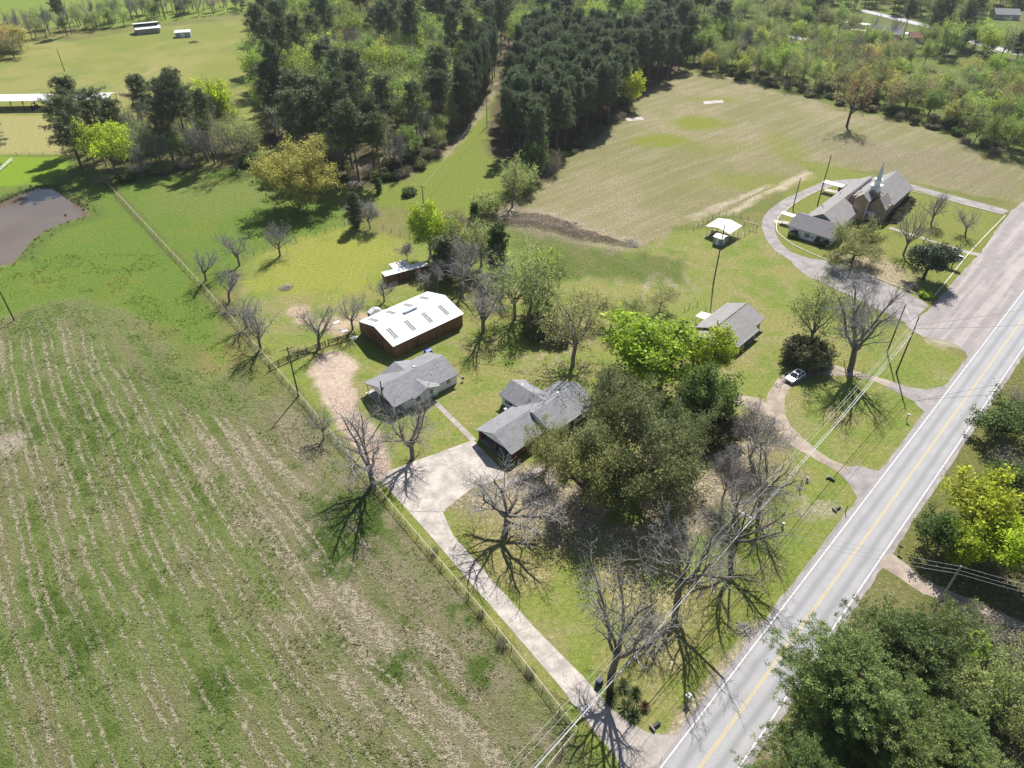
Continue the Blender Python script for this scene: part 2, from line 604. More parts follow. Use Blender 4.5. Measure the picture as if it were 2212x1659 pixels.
lush_patch = region(PL((1080, 485), (1170, 480), (1280, 530), (1370, 545), (1480, 560), (1470, 610), (1300, 600), (1150, 590)), 4)
lay(lush_patch, C(.130, .168, .032), .14, .32, .9)
lay(lush_patch * sstep(.45, .6, n_sml), C(.165, .175, .05), .25)
swirl = region(PL((1330, 618), (1400, 590), (1470, 585), (1500, 605), (1450, 635), (1350, 645)), 4)
lay(swirl * sstep(.45, .62, fbm(X / 1.6, Y / 4, 81, 4)) * .6, STRAW * .75, .42, .25)
lay(region(PL((600, 530), (740, 500), (890, 530), (830, 590), (760, 640), (640, 640), (560, 620)), 5) * .8, C(.205, .215, .026), .10, .12)
# corridor, rough ground above the yard
corr = region(PL((700, 400), (880, 390), (960, 330), (1040, 240), (1072, 175), (1090, 200), (1055, 330), (1100, 360), (1080, 440), (1040, 470), (880, 450), (740, 450)), 2.5)
lay(corr, C(.135, .165, .022), .14, .16, .5)
lay((1 - sstep(.8, 2.6, line_d(X, Y, PL((955, 340), (985, 312), (1040, 240), (1060, 205), (1072, 175))) + n_wob)) * .6, C(.27, .21, .13), .4)
lay(region(PL((560, 300), (640, 330), (760, 400), (740, 440), (640, 440), (540, 360)), 3) * .5, C(.12, .15, .03), .3, .3)
# the tan hay field behind
tanf = region(PL((1052, 466), (1110, 440), (1130, 420), (1160, 395), (1204, 345), (1297, 297), (1317, 267), (1384, 205), (1437, 180), (1475, 157), (1591, 165), (1675, 200), (1758, 213), (1808, 240), (1908, 253), (1975, 273), (2108, 307), (2118, 350), (2300, 363), (2300, 450), (2212, 440), (1968, 392), (1908, 372), (1808, 360), (1715, 343), (1708, 345), (1758, 382), (1640, 420), (1591, 457), (1475, 480), (1440, 505), (1385, 530), (1200, 480)), 2.2)
Bn = fbm((X * math.cos(math.radians(50)) - Y * math.sin(math.radians(50))) / 1.5, (X * math.sin(math.radians(50)) + Y * math.cos(math.radians(50))) / 22, 91, 4)
lay(tanf, C(.235, .205, .098), .30, .14, .7)
lay(tanf * sstep(.40, .62, n_big), C(.190, .180, .070), .22)
lay(tanf * sstep(.46, .62, n_mid) * .55, C(.165, .175, .052), .16, .2)
lay(tanf * sstep(.48, .66, Bn) * .4, C(.285, .245, .150), .36, .08)
lay(tanf * (1 - sstep(.34, .48, Bn)) * .45, C(.185, .172, .075), .18, .20)
for px, rx, ry, w in (((1508, 265), 11, 9, .9), ((1430, 303), 11, 7, .9), ((1560, 320), 14, 6, .35), ((1700, 320), 6, 18, .5), ((1630, 395), 16, 7, .6), ((1545, 215), 13, 5, .5)):
    lay(blob(px, rx, .5, ry) * tanf * w, C(.165, .190, .012), .05, .10)
lay(region(PL((1800, 300), (2150, 330), (2200, 420), (1800, 350)), 8) * tanf * .6, C(.200, .168, .100), .30)
pale = region(PL((1475, 478), (1600, 418), (1700, 385), (1755, 372), (1758, 382), (1640, 425), (1591, 458), (1475, 484)), 2)
lay(pale * sstep(.45, .6, Bn + .06), STRAW * .95, .5)
# church grounds
chg = region(PL((1640, 490), (1700, 420), (1760, 372), (1715, 343), (1808, 360), (1968, 396), (2180, 455), (2110, 565), (2000, 675), (1700, 565)), 1.5)
lay(chg * .8, C(.150, .168, .026), .15, .14, .4)
dry_ch = region(PL((1800, 555), (1900, 540), (1990, 600), (1960, 630), (1850, 600)), 3)
lay(dry_ch * .8, C(.26, .21, .13), .4)
# roadside verges and the wooded right corner
verge = region(PL((1598, 1659), (1795, 1363), (2008, 1056), (2300, 650), (2500, 650), (2500, 2100), (1300, 2100)), .8)
lay(verge, C(.145, .150, .036), .26, .26, .7)
lay(region(PL((1985, 1310), (2060, 1220), (2300, 900), (2500, 900), (2500, 2100), (1850, 2100), (1700, 1659), (1780, 1480)), 4) * .75, C(.105, .088, .045), .36, .3, .9)
lay(region(PL((1800, 1380), (1900, 1250), (1980, 1290), (1960, 1340), (1880, 1420)), 3) * .6, C(.20, .18, .075), .4)
lay(region(PL((1620, 1659), (1700, 1540), (1760, 1560), (1740, 1650)), 2) * .7, C(.21, .18, .085), .45)
# tyre-worn path and ditch beside the road
path = 1 - sstep(.35, 1.1, line_d(X, Y, PL((1440, 1600), (1475, 1550), (1540, 1470), (1600, 1395), (1640, 1345))) + n_wob * .3)
lay(path * .8, C(.30, .25, .17), .4)
ditch = 1 - sstep(.5, 1.4, line_d(X, Y, PL((1760, 1095), (1800, 1030))) + n_wob * .3)
rocky = blob((1765, 1095), 4.0, .6, 3.0)
lay(rocky * sstep(.48, .6, n_sml) * .7, C(.28, .24, .17), .44)
# woods: leaf litter and thin grass
woods = [PL((545, 25), (560, 180), (575, 290), (640, 345), (720, 400), (800, 402), (870, 388), (960, 325), (1037, 240), (1068, 175), (1085, 120), (1085, -60), (545, -60)),
         PL((1052, 330), (1100, 362), (1160, 395), (1204, 345), (1297, 297), (1384, 205), (1475, 157), (1475, 40), (1090, 60), (1072, 180)),
         PL((130, 345), (300, 385), (520, 370), (560, 330), (480, 260), (330, 290), (150, 300))]
for i, w in enumerate(woods):
    rg = region(w, 3)
    lay(rg * (.9 if i < 2 else .45), FLOOR if i != 1 else C(.095, .07, .042), .30, .25, .9)
    if i == 0:
        lay(rg * sstep(.45, .65, n_mid) * .6, C(.13, .15, .03), .2, .3)
        lay(rg * sstep(.58, .66, fbm(X / 7, Y / 7, 101, 3)) * .8, C(.20, .155, .10), .4)
belt = region(PL((1475, 150), (1600, 165), (1700, 195), (1770, 215), (1910, 250), (2041, 285), (2141, 337), (2400, 365), (2400, -60), (1475, -60)), 3)
lay(belt * .85, C(.110, .145, .022), .2, .35, .7)
lay(belt * sstep(.5, .62, n_mid) * .6, FLOOR * 1.2, .3)
# bare ground
red = region(spline(PL((670, 800), (690, 772), (720, 757), (757, 774), (770, 800), (763, 830), (770, 850), (766, 880), (785, 900), (822, 932), (834, 975), (838, 1018), (818, 1032), (787, 996), (745, 940), (715, 900), (692, 850), (678, 822)), 4, True), .9)
lay(red, C(.37, .285, .215), .16, .02, .45)
lay(red * sstep(.45, .6, n_mid), C(.335, .235, .17), .14)
lay(red * sstep(.52, .62, n_sml) * .6, C(.42, .35, .25), .3)
for px, r in (((646, 672), 2.6), ((655, 690), 2.0), ((712, 700), 3.4), ((735, 712), 3.0), ((775, 690), 2.6)):
    lay(blob(px, r, .5) * .75, C(.40, .29, .20), .4)
pile = region(PL((1084, 482), (1120, 468), (1154, 464), (1204, 471), (1237, 491), (1300, 511), (1370, 529), (1354, 535), (1290, 522), (1230, 512), (1170, 494), (1120, 487)), 1.2)
lay(pile, C(.145, .112, .078), .34, .08, 1.0)
lay((region(PL((1050, 462), (1110, 440), (1200, 462), (1390, 530), (1350, 545), (1230, 525), (1130, 500), (1070, 485)), 2.5) - pile).clip(0) * .7, C(.285, .225, .155), .45)
lay(region(PL((2000, 725), (2041, 733), (2071, 746), (2091, 773), (2060, 750), (2000, 740)), 1.2) * .6, C(.42, .36, .28), .3)

# pond basin and spoil heap relief
POND = spline(PL((-75, 470), (-20, 445), (10, 437), (43, 421), (77, 409), (113, 409), (140, 427), (167, 444), (191, 463), (160, 474), (100, 497), (67, 520), (42, 552), (18, 572), (-20, 566), (-70, 540)), 4, True)
sdp = poly_sd(X, Y, POND)
bank = (1 - sstep(0, 4.0, -sdp)) * sstep(-4, 0, -sdp * 0 + 1)
rim = .7 * (sstep(-1.0, -.1, sdp + n_wob * .5) * (1 - sstep(.2, 1.2, sdp)))
lay(rim, C(.22, .18, .12), .3, .2)
lay(((sdp < 0) * (1 - sstep(2, 7, -sdp + n_wob)) * (Y > 170) * .7), C(.105, .125, .035), .3, .5)
lay(sstep(-.2, 1.0, sdp), C(.24, .17, .11), 0, 0)
Z = -1.2 * sstep(.6, 2.5, sdp)
Z = Z + pile * (0.5 + 1.3 * fbm(X / 2.2, Y / 2.2, 111, 3)) * sstep(0, 1, pile)

col[..., 2] += .05 * col[..., 1]
ao = np.arange(X.size).reshape(NSH)
F = np.stack([ao[:-1, :-1], ao[:-1, 1:], ao[1:, 1:], ao[1:, :-1]], -1).reshape(-1, 4)

gm, nt, nd = nodes_of('ground')
pos = nd('ShaderNodeNewGeometry').outputs['Position']
ac = nd('ShaderNodeAttribute', attribute_name='soil')
af = nd('ShaderNodeAttribute', attribute_name='cover')
ar = nd('ShaderNodeAttribute', attribute_name='rows')
sep = nd('ShaderNodeSeparateColor', {0: af.outputs['Color']})
sp2 = nd('ShaderNodeSeparateXYZ', {0: ar.outputs['Vector']})
nA = nd('ShaderNodeTexNoise', {'Vector': pos, 'Scale': 1.3, 'Detail': 7.0, 'Roughness': 0.78}).outputs[0]
nB = nd('ShaderNodeTexNoise', {'Vector': pos, 'Scale': 4.2, 'Detail': 4.0, 'Roughness': 0.7}).outputs[0]
mp = nd('ShaderNodeMapping', {'Vector': pos, 'Location': (37, 91, 5)})
nC = nd('ShaderNodeTexNoise', {'Vector': mp.outputs[0], 'Scale': 1.7, 'Detail': 6.0, 'Roughness': 0.75})
mixn = mth(nd, 'ADD', mth(nd, 'MULTIPLY', nA, .55), mth(nd, 'MULTIPLY', nB, .45))
# windrows: across-row distance from the field's own direction, bent by the stored drift
sdot = nd('ShaderNodeVectorMath', {0: pos, 1: (ns[0], ns[1], 0)}, operation='DOT_PRODUCT').outputs['Value']
tdot = nd('ShaderNodeVectorMath', {0: pos, 1: (ds[0], ds[1], 0)}, operation='DOT_PRODUCT').outputs['Value']
sw_ = mth(nd, 'ADD', sdot, sp2.outputs[1])
phs = mth(nd, 'MULTIPLY', mth(nd, 'FRACT', mth(nd, 'DIVIDE', sw_, 3.95)), 3.95)
r1 = mrange(nd, mth(nd, 'ABSOLUTE', mth(nd, 'SUBTRACT', phs, .9)), .08, .62, 1.0, 0.0)
r2 = mrange(nd, mth(nd, 'ABSOLUTE', mth(nd, 'SUBTRACT', phs, 2.4)), .15, .85, .95, 0.0)
r3 = mrange(nd, mth(nd, 'ABSOLUTE', mth(nd, 'SUBTRACT', phs, 1.7)), .3, 1.3, .5, 0.0)
rr_ = mth(nd, 'MAXIMUM', mth(nd, 'MAXIMUM', r1, r2), r3)
st_ = nd('ShaderNodeCombineXYZ', {0: mth(nd, 'MULTIPLY', sw_, .55), 1: mth(nd, 'MULTIPLY', tdot, .16), 2: 0.0})
nR = nd('ShaderNodeTexNoise', {'Vector': st_.outputs[0], 'Scale': 1.0, 'Detail': 4.0, 'Roughness': 0.6}).outputs[0]
rowv = mth(nd, 'MULTIPLY', mth(nd, 'MULTIPLY', rr_, mrange(nd, nR, .32, .58, .5, 1.0)), sp2.outputs[0])
# fine mowing streaks of the tan field
A50 = math.radians(52)
u5 = nd('ShaderNodeVectorMath', {0: pos, 1: (math.cos(A50), -math.sin(A50), 0)}, operation='DOT_PRODUCT').outputs['Value']
v5 = nd('ShaderNodeVectorMath', {0: pos, 1: (math.sin(A50), math.cos(A50), 0)}, operation='DOT_PRODUCT').outputs['Value']
s5 = nd('ShaderNodeCombineXYZ', {0: mth(nd, 'MULTIPLY', u5, .8), 1: mth(nd, 'MULTIPLY', v5, .07), 2: 3.0})
n5 = nd('ShaderNodeTexNoise', {'Vector': s5.outputs[0], 'Scale': 1.0, 'Detail': 5.0, 'Roughness': 0.62, 'Distortion': .35}).outputs[0]
stk = mth(nd, 'MULTIPLY', mth(nd, 'SUBTRACT', n5, .48), sp2.outputs[2])
strw = mth(nd, 'ADD', mth(nd, 'MINIMUM', mth(nd, 'ADD', sep.outputs[0], mth(nd, 'MULTIPLY', rowv, .47)), .48), mth(nd, 'MULTIPLY', stk, .55))
ms = mrange(nd, mth(nd, 'ADD', mth(nd, 'SUBTRACT', mth(nd, 'MULTIPLY', mixn, 1.9), .45), strw), .88, 1.02)
ml = mrange(nd, mth(nd, 'SUBTRACT', mth(nd, 'ADD', nC.outputs[0], sep.outputs[1]), mth(nd, 'MULTIPLY', rowv, .25)), .82, .93)
base = ac.outputs['Color']
tone = mrange(nd, mixn, .32, .68, .58, 1.42)
base = mixc(nd, 1.0, base, tone, 'MULTIPLY')
base = mixc(nd, mth(nd, 'MULTIPLY', ml, .80), base, mixc(nd, nB, (.050, .085, .014), (.125, .175, .034)))
base = mixc(nd, mth(nd, 'MULTIPLY', ms, .85), base, mixc(nd, nB, (.26, .225, .14), (.60, .53, .39)))
hgt = mth(nd, 'ADD', mth(nd, 'ADD', mth(nd, 'MULTIPLY', nB, 1.0), mth(nd, 'MULTIPLY', nA, 1.2)), mth(nd, 'MULTIPLY', ms, .12))
bn = nd('ShaderNodeBump', {'Height': hgt, 'Strength': sep.outputs[2], 'Distance': 0.6})
bs = nd('ShaderNodeBsdfPrincipled', {'Base Color': base, 'Roughness': 0.95, 'Specular IOR Level': 0.1, 'Normal': bn.outputs[0]})
nd('ShaderNodeOutputMaterial', {'Surface': bs.outputs[0]})

gme = mesh_np('ground', [(np.stack([X.ravel(), Y.ravel(), Z.ravel()], 1), F, 0, None)], [gm])
a = gme.attributes.new('soil', 'FLOAT_COLOR', 'POINT')
a.data.foreach_set('color', np.concatenate([np.clip(col, .005, 1), np.ones(NSH + (1,))], -1).astype(np.float32).ravel())
a = gme.attributes.new('cover', 'FLOAT_COLOR', 'POINT')
a.data.foreach_set('color', np.stack([np.clip(straw, 0, 1), np.clip(lush, 0, 1), np.clip(rough, 0, 1), np.ones(NSH)], -1).astype(np.float32).ravel())
a = gme.attributes.new('rows', 'FLOAT_VECTOR', 'POINT')
a.data.foreach_set('vector', np.stack([np.clip(rowmask, 0, 1), warp, np.clip(tanf, 0, 1)], -1).astype(np.float32).ravel())
gme.shade_smooth()
tag(obj('ground', gme), 'grass fields, mown yard, hay stubble and bare soil', kind='structure')

# pond water
wm, nt, nd = nodes_of('pond_water')
tcn = nd('ShaderNodeNewGeometry').outputs['Position']
wnz = nd('ShaderNodeTexNoise', {'Vector': tcn, 'Scale': 1.2, 'Detail': 3.0})
wb = nd('ShaderNodeBump', {'Height': wnz.outputs[0], 'Strength': 0.05, 'Distance': 0.05})
wnl = nd('ShaderNodeTexNoise', {'Vector': tcn, 'Scale': 0.06, 'Detail': 2.0})
wcol = mixc(nd, mrange(nd, wnl.outputs[0], .35, .65), (.105, .078, .055), (.125, .095, .070))
wbs = nd('ShaderNodeBsdfPrincipled', {'Base Color': wcol, 'Roughness': 0.08, 'IOR': 1.45, 'Normal': wb.outputs[0]})
nd('ShaderNodeOutputMaterial', {'Surface': wbs.outputs[0]})
tag(sheet('pond_water', POND, 0.02, wm), 'brown pond water', kind='structure')

# ================================================================ ROADS AND DRIVES
RA = math.radians(43.75)
rd = (math.sin(RA), math.cos(RA))
rn = (rd[1], -rd[0])
_a, _b = P(1658, 1352.7), P(1795, 1363)
# centre of the two edge lines, measured across the road
mid_l, mid_r = P(1781, 1191), P(1902, 1209)
sl = [(p[0] * rn[0] + p[1] * rn[1]) for p in PL((1504.7, 1569), (1658, 1352.7), (1904.7, 1029.7), (2141, 718))]
sr = [(p[0] * rn[0] + p[1] * rn[1]) for p in PL((1598, 1659), (1794.7, 1362.7), (2008, 1056), (2208, 749.7))]
SLL, SRR = sum(sl) / 4, sum(sr) / 4
RC, RW = (SLL + SRR) / 2, (SRR - SLL)


def road_pt(along, across):
    return (rd[0] * along + rn[0] * (RC + across), rd[1] * along + rn[1] * (RC + across))


def gravel_mat(name, lo, hi, band=0.0, streak=None):
    m, nt, nd = nodes_of(name)
    pos = nd('ShaderNodeNewGeometry').outputs['Position']
    n1 = nd('ShaderNodeTexNoise', {'Vector': pos, 'Scale': 0.35, 'Detail': 6.0, 'Roughness': 0.7}).outputs[0]
    n2 = nd('ShaderNodeTexNoise', {'Vector': pos, 'Scale': 5.0, 'Detail': 3.0}).outputs[0]
    f = mrange(nd, n1, .32, .68)
    if streak is not None:
        ux = nd('ShaderNodeVectorMath', {0: pos, 1: (math.cos(streak) * .45, -math.sin(streak) * .45, 0)}, operation='DOT_PRODUCT').outputs['Value']
        uy = nd('ShaderNodeVectorMath', {0: pos, 1: (math.sin(streak) * .03, math.cos(streak) * .03, 0)}, operation='DOT_PRODUCT').outputs['Value']
        mp = nd('ShaderNodeCombineXYZ', {0: ux, 1: uy, 2: 0.0})
        n3 = nd('ShaderNodeTexNoise', {'Vector': mp.outputs[0], 'Scale': 1.0, 'Detail': 4.0, 'Roughness': 0.55}).outputs[0]
        f = mth(nd, 'ADD', mth(nd, 'MULTIPLY', f, .35), mth(nd, 'MULTIPLY', mrange(nd, n3, .42, .62), .65))
    base = mixc(nd, f, lo, hi)
    base = mixc(nd, 1.0, base, mrange(nd, n2, .3, .7, .86, 1.14), 'MULTIPLY')
    bn = nd('ShaderNodeBump', {'Height': n2, 'Strength': 0.35, 'Distance': 0.06})
    bs = nd('ShaderNodeBsdfPrincipled', {'Base Color': base, 'Roughness': 0.9, 'Specular IOR Level': 0.2, 'Normal': bn.outputs[0]})
    nd('ShaderNodeOutputMaterial', {'Surface': bs.outputs[0]})
    return m


M['gravel'] = gravel_mat('gravel', (.21, .17, .135), (.34, .285, .23))
M['asphalt_old'] = gravel_mat('asphalt_old', (.18, .165, .162), (.285, .262, .255))
M['lot'] = gravel_mat('lot', (.20, .18, .178), (.33, .295, .28), streak=RA)
M['sand'] = gravel_mat('sand', (.40, .32, .22), (.52, .44, .34))

# main road: worn wheel tracks come from the across-road coordinate
m, nt, nd = nodes_of('road_asphalt')
pos = nd('ShaderNodeNewGeometry').outputs['Position']
dot = nd('ShaderNodeVectorMath', {0: pos, 1: (rn[0], rn[1], 0)}, operation='DOT_PRODUCT').outputs['Value']
acr = mth(nd, 'SUBTRACT', dot, RC)
lane = mth(nd, 'SUBTRACT', mth(nd, 'ABSOLUTE', acr), RW * .25)
n1 = nd('ShaderNodeTexNoise', {'Vector': pos, 'Scale': 0.22, 'Detail': 5.0, 'Roughness': 0.6}).outputs[0]
n2 = nd('ShaderNodeTexNoise', {'Vector': pos, 'Scale': 7.0, 'Detail': 2.0}).outputs[0]
lw = mth(nd, 'ADD', lane, mth(nd, 'MULTIPLY', mth(nd, 'SUBTRACT', n1, .5), .5))
oil = mrange(nd, mth(nd, 'ABSOLUTE', lw), .08, .75, 1.0, 0.0)
edge = mrange(nd, mth(nd, 'ABSOLUTE', acr), RW * .5 - .75, RW * .5 + .1)
base = mixc(nd, mrange(nd, n1, .3, .7), (.255, .255, .262), (.29, .287, .292))
base = mixc(nd, mth(nd, 'MULTIPLY', oil, .62), base, (.172, .172, .178))
base = mixc(nd, mth(nd, 'MULTIPLY', edge, .8), base, (.225, .21, .212))
base = mixc(nd, 1.0, base, mrange(nd, n2, .3, .7, .93, 1.07), 'MULTIPLY')
bs = nd('ShaderNodeBsdfPrincipled', {'Base Color': base, 'Roughness': 0.85, 'Specular IOR Level': 0.25})
nd('ShaderNodeOutputMaterial', {'Surface': bs.outputs[0]})
ROADM = m
hw = RW / 2 + .55
tag(sheet('road_shoulder', [road_pt(-60, -hw - .45), road_pt(-60, hw + .35), road_pt(420, hw + .35), road_pt(420, -hw - .45)], 0.010, M['asphalt_old'], .35, 1.6, 6), 'worn gravel road shoulder', kind='structure')
road = sheet('road', [road_pt(-60, -hw), road_pt(-60, hw - .25), road_pt(420, hw - .25), road_pt(420, -hw)], 0.040, ROADM, .12, 1.5, 5)
tag(road, 'grey two lane road', kind='structure')


def stripe(name, across, w, mat, a0=-60, a1=420):
    s = MB().poly([road_pt(a0, across - w / 2) + (.046,), road_pt(a0, across + w / 2) + (.046,), road_pt(a1, across + w / 2) + (.046,), road_pt(a1, across - w / 2) + (.046,)])
    o = s.build(name, mat, road)
    return tag(o, kind='structure')


stripe('edge_line', -RW / 2, .17, M['white_line'])
stripe('edge_line', RW / 2, .17, M['white_line'])
stripe('centre_line', -.12, .085, M['yellow_line'])
stripe('centre_line', .12, .085, M['yellow_line'])

# church parking lot and loop drive
lot = sheet('parking_lot', PL((2183, 457), (2150, 500), (2118, 547), (2062, 606), (2003, 672), (1968, 693), (1955, 700), (1975, 716), (1995, 728), (2041, 735), (2071, 747), (2086, 762), (2092, 775), (2097, 786), (2125, 770), (2300, 530), (2300, 395), (2230, 420)), .016, M['lot'], .35, 1.2, 9)
tag(lot, 'grey gravel parking lot', kind='structure')
out_l = PL((1975, 400), (1920, 390), (1846, 386), (1800, 390), (1773, 395), (1731, 413), (1689, 433), (1660, 455), (1647, 473), (1645, 491), (1655, 517), (1673, 541), (1704, 561), (1722, 580), (1745, 597), (1800, 622), (1870, 655), (1935, 686), (1960, 700), (1985, 680), (2006, 660), (1975, 640), (1925, 618), (1880, 597), (1830, 580), (1784, 563), (1744, 557), (1709, 545), (1689, 528), (1674, 501), (1673, 480), (1682, 466), (1704, 448), (1729, 430), (1766, 411), (1795, 403), (1850, 398), (1900, 400), (1968, 408))
tag(sheet('church_drive', out_l, .024, M['asphalt_old'], .18, 1.0, 12), 'loop drive round the church', kind='structure')
tag(sheet('back_drive', PL((1966, 397), (2010, 410), (2058, 422), (2120, 438), (2181, 455), (2165, 463), (2110, 449), (2041, 429), (1990, 414), (1966, 408)), .020, M['asphalt_old'], .15, 1.0, 13), 'narrow drive behind the church', kind='structure')
# gravel loop of the brick house
loop_o = spline(PL((1860, 1090), (1835, 1046), (1808, 1020), (1758, 990), (1712, 964), (1681, 933), (1661, 896), (1657, 862), (1671, 830), (1690, 810), (1715, 797), (1758, 789), (1790, 786), (1830, 797), (1875, 810), (1925, 823), (1955, 836), (1995, 843), (2045, 838)), 4)
loop_i = spline(PL((2000, 890), (1975, 866), (1945, 850), (1891, 824), (1850, 815), (1808, 811), (1760, 813), (1734, 821), (1708, 838), (1695, 860), (1695, 886), (1705, 916), (1735, 946), (1775, 980), (1811, 1000), (1848, 1010), (1905, 1018)), 4)
tag(sheet('gravel_drive', loop_o + loop_i, .020, M['gravel'], .35, .8, 15), 'gravel loop drive of the brick house', kind='structure')
tag(sheet('drive_apron', PL((1862, 1092), (1840, 1050), (1815, 1024), (1850, 1005), (1870, 1010), (1910, 1022)), .030, M['asphalt_old'], .15, .8, 17), 'old asphalt apron', kind='structure')
tag(sheet('drive_apron', PL((2050, 832), (2000, 842), (1955, 835), (1925, 824), (1915, 836), (1948, 853), (1975, 868), (1985, 880), (2000, 892)), .030, M['asphalt_old'], .15, .8, 18), 'old asphalt apron', kind='structure')
tag(sheet('dirt_path', PL((1640, 860), (1660, 872), (1668, 900), (1640, 895), (1600, 875), (1560, 860), (1575, 848)), .012, M['gravel'], .4, .8, 19), 'worn path', kind='structure')
# lane across the road
tag(sheet('side_lane', PL((1893, 1218), (1925, 1193), (1945, 1208), (1968, 1226), (1995, 1249), (2074, 1286), (2212, 1344), (2400, 1420), (2400, 1450), (2212, 1368), (2108, 1319), (1995, 1283), (1941, 1247)), .020, M['gravel'], .3, .8, 21), 'narrow gravel lane', kind='structure')

# concrete driveway of the white house
drv = obj('driveway', None)
tag(drv, 'pale concrete driveway', kind='structure')
base_pts = PL((838, 1018), (1024, 950), (1022, 958), (1096, 1030), (1060, 1042), (1020, 1056), (990, 1072), (968, 1095), (957, 1108), (957, 1125), (966, 1140), (1026, 1210), (1153, 1354), (1259, 1460), (1320, 1530), (1364, 1563), (1401, 1583), (1453, 1589), (1478, 1584), (1430, 1652), (1345, 1670), (1331, 1636), (1284, 1579), (1204, 1476), (1057, 1306), (917, 1143), (860, 1080), (818, 1034))
sheet('slab_base', base_pts, .012, M['concrete_worn'], .08, .8, 25, drv)['kind'] = 'structure'
lft = spline(PL((884, 1106), (917, 1143), (1057, 1306), (1204, 1476), (1284, 1579)), 8)
rgt = spline(PL((957, 1106), (966, 1138), (1026, 1210), (1152, 1353), (1258, 1460), (1322, 1532)), 8)


def along_line(pts, t):
    d = [0]
    for a, b in zip(pts[:-1], pts[1:]):
        d.append(d[-1] + math.hypot(b[0] - a[0], b[1] - a[1]))
    s = t * d[-1]
    for i in range(len(pts) - 1):
        if s <= d[i + 1] + 1e-6:
            k = (s - d[i]) / (d[i + 1] - d[i] + 1e-9)
            return (pts[i][0] + (pts[i + 1][0] - pts[i][0]) * k, pts[i][1] + (pts[i + 1][1] - pts[i][1]) * k)
    return pts[-1]


def slab(pts, z0=.0, z1=.035, name='slab', mat=None, parent=None):
    c = (sum(p[0] for p in pts) / len(pts), sum(p[1] for p in pts) / len(pts))
    q = [(p[0] + (c[0] - p[0]) * .025 / max(.3, math.hypot(p[0] - c[0], p[1] - c[1])), p[1] + (c[1] - p[1]) * .025 / max(.3, math.hypot(p[0] - c[0], p[1] - c[1]))) for p in pts]
    return MB().prism(q, z0, z1, 'z').build(name, mat or M['concrete'], parent or drv)


NS = 8
for i in range(NS):
    t0, t1 = i / NS, (i + 1) / NS
    a, b, c, d = along_line(lft, t0), along_line(lft, t1), along_line(rgt, t1), along_line(rgt, t0)
    slab([a, d, c, b])
# the turning pad: three by three slabs
pad = [PL((838, 1018), (902, 994), (966, 971), (1022, 950)), PL((856, 1056), (920, 1032), (985, 1006), (1048, 978)), PL((868, 1086), (934, 1066), (1008, 1032), (1074, 1004)), PL((884, 1105), (957, 1105), (1020, 1054), (1098, 1030))]
for r in range(3):
    for k in range(3):
        slab([pad[r][k], pad[r][k + 1], pad[r + 1][k + 1], pad[r + 1][k]])
# garden path between the two houses, in cast squares
wl, wr = PL((932, 868), (1016, 953)), PL((942, 864), (1030, 950))
walk = tag(obj('garden_path', None), 'narrow concrete path between the houses', kind='structure')
for i in range(9):
    t0, t1 = i / 9, (i + 1) / 9
    slab([along_line(wl, t0), along_line(wr, t0), along_line(wr, t1), along_line(wl, t1)], 0, .03, 'slab', M['concrete_worn'], walk)
fw = tag(obj('front_walk', None), 'front walk under the oaks', kind='structure')
fl_, fr_ = PL((1075, 1048), (1120, 1032), (1165, 1008)), PL((1084, 1056), (1126, 1040), (1174, 1016))
for i in range(6):
    t0, t1 = i / 6, (i + 1) / 6
    slab([along_line(fl_, t0), along_line(fl_, t1), along_line(fr_, t1), along_line(fr_, t0)], 0, .03, 'slab', M['concrete_worn'], fw)
cw = tag(obj('church_walk', None), 'walk from the church to the lot', kind='structure')
k_ = .18228
cl = [P(1612.8 + 1700 * k_, 345.6 + 790 * k_), P(1612.8 + 2200 * k_, 345.6 + 952 * k_), P(2087, 541), P(2118, 548)]
cr = [P(1612.8 + 1680 * k_, 345.6 + 815 * k_), P(1612.8 + 2190 * k_, 345.6 + 970 * k_), P(2082, 547), P(2112, 553)]
for i in range(14):
    t0, t1 = i / 14, (i + 1) / 14
    slab([along_line(cl, t0), along_line(cl, t1), along_line(cr, t1), along_line(cr, t0)], 0, .03, 'slab', M['concrete_worn'], cw)
for q in (PL((1673, 475), (1706, 479), (1704, 485), (1670, 481)), PL((1783, 407), (1812, 413), (1808, 418), (1780, 412))):
    slab(q, 0, .05, 'church_step_walk', M['concrete'], cw)

# church kerb
kerb_pts = PL((1682, 469), (1677, 480), (1677, 497), (1682, 505), (1691, 513), (1715, 530), (1744, 544), (1784, 561), (1840, 582), (1901, 604), (1960, 627), (2008, 646), (2015, 643), (2050, 601), (2088, 553), (2130, 508), (2171, 466))
kb = MB()
for a, b in zip(kerb_pts[:-1], kerb_pts[1:]):
    kb.bar(a + (.07,), b + (.07,), .22, .16)
kerb_b = spline(PL((1971, 414), (2010, 423), (2085, 443), (2171, 465)), 4)
for a, b in zip(kerb_b[:-1], kerb_b[1:]):
    kb.bar(a + (.07,), b + (.07,), .22, .16)
kerb_c = spline(PL((1682, 469), (1704, 449.5), (1729, 432), (1766, 413), (1790, 405)), 4)
for a, b in zip(kerb_c[:-1], kerb_c[1:]):
    kb.bar(a + (.06,), b + (.06,), .2, .14)
tag(kb.build('kerb', M['kerb_white']), 'white painted kerb round the church lawn', kind='structure')
# far roads top right
farr = spline(PL((2330, 120), (2260, 118), (2212, 124), (2160, 122), (2130, 112), (2112, 96), (2118, 84), (2095, 78)), 5)


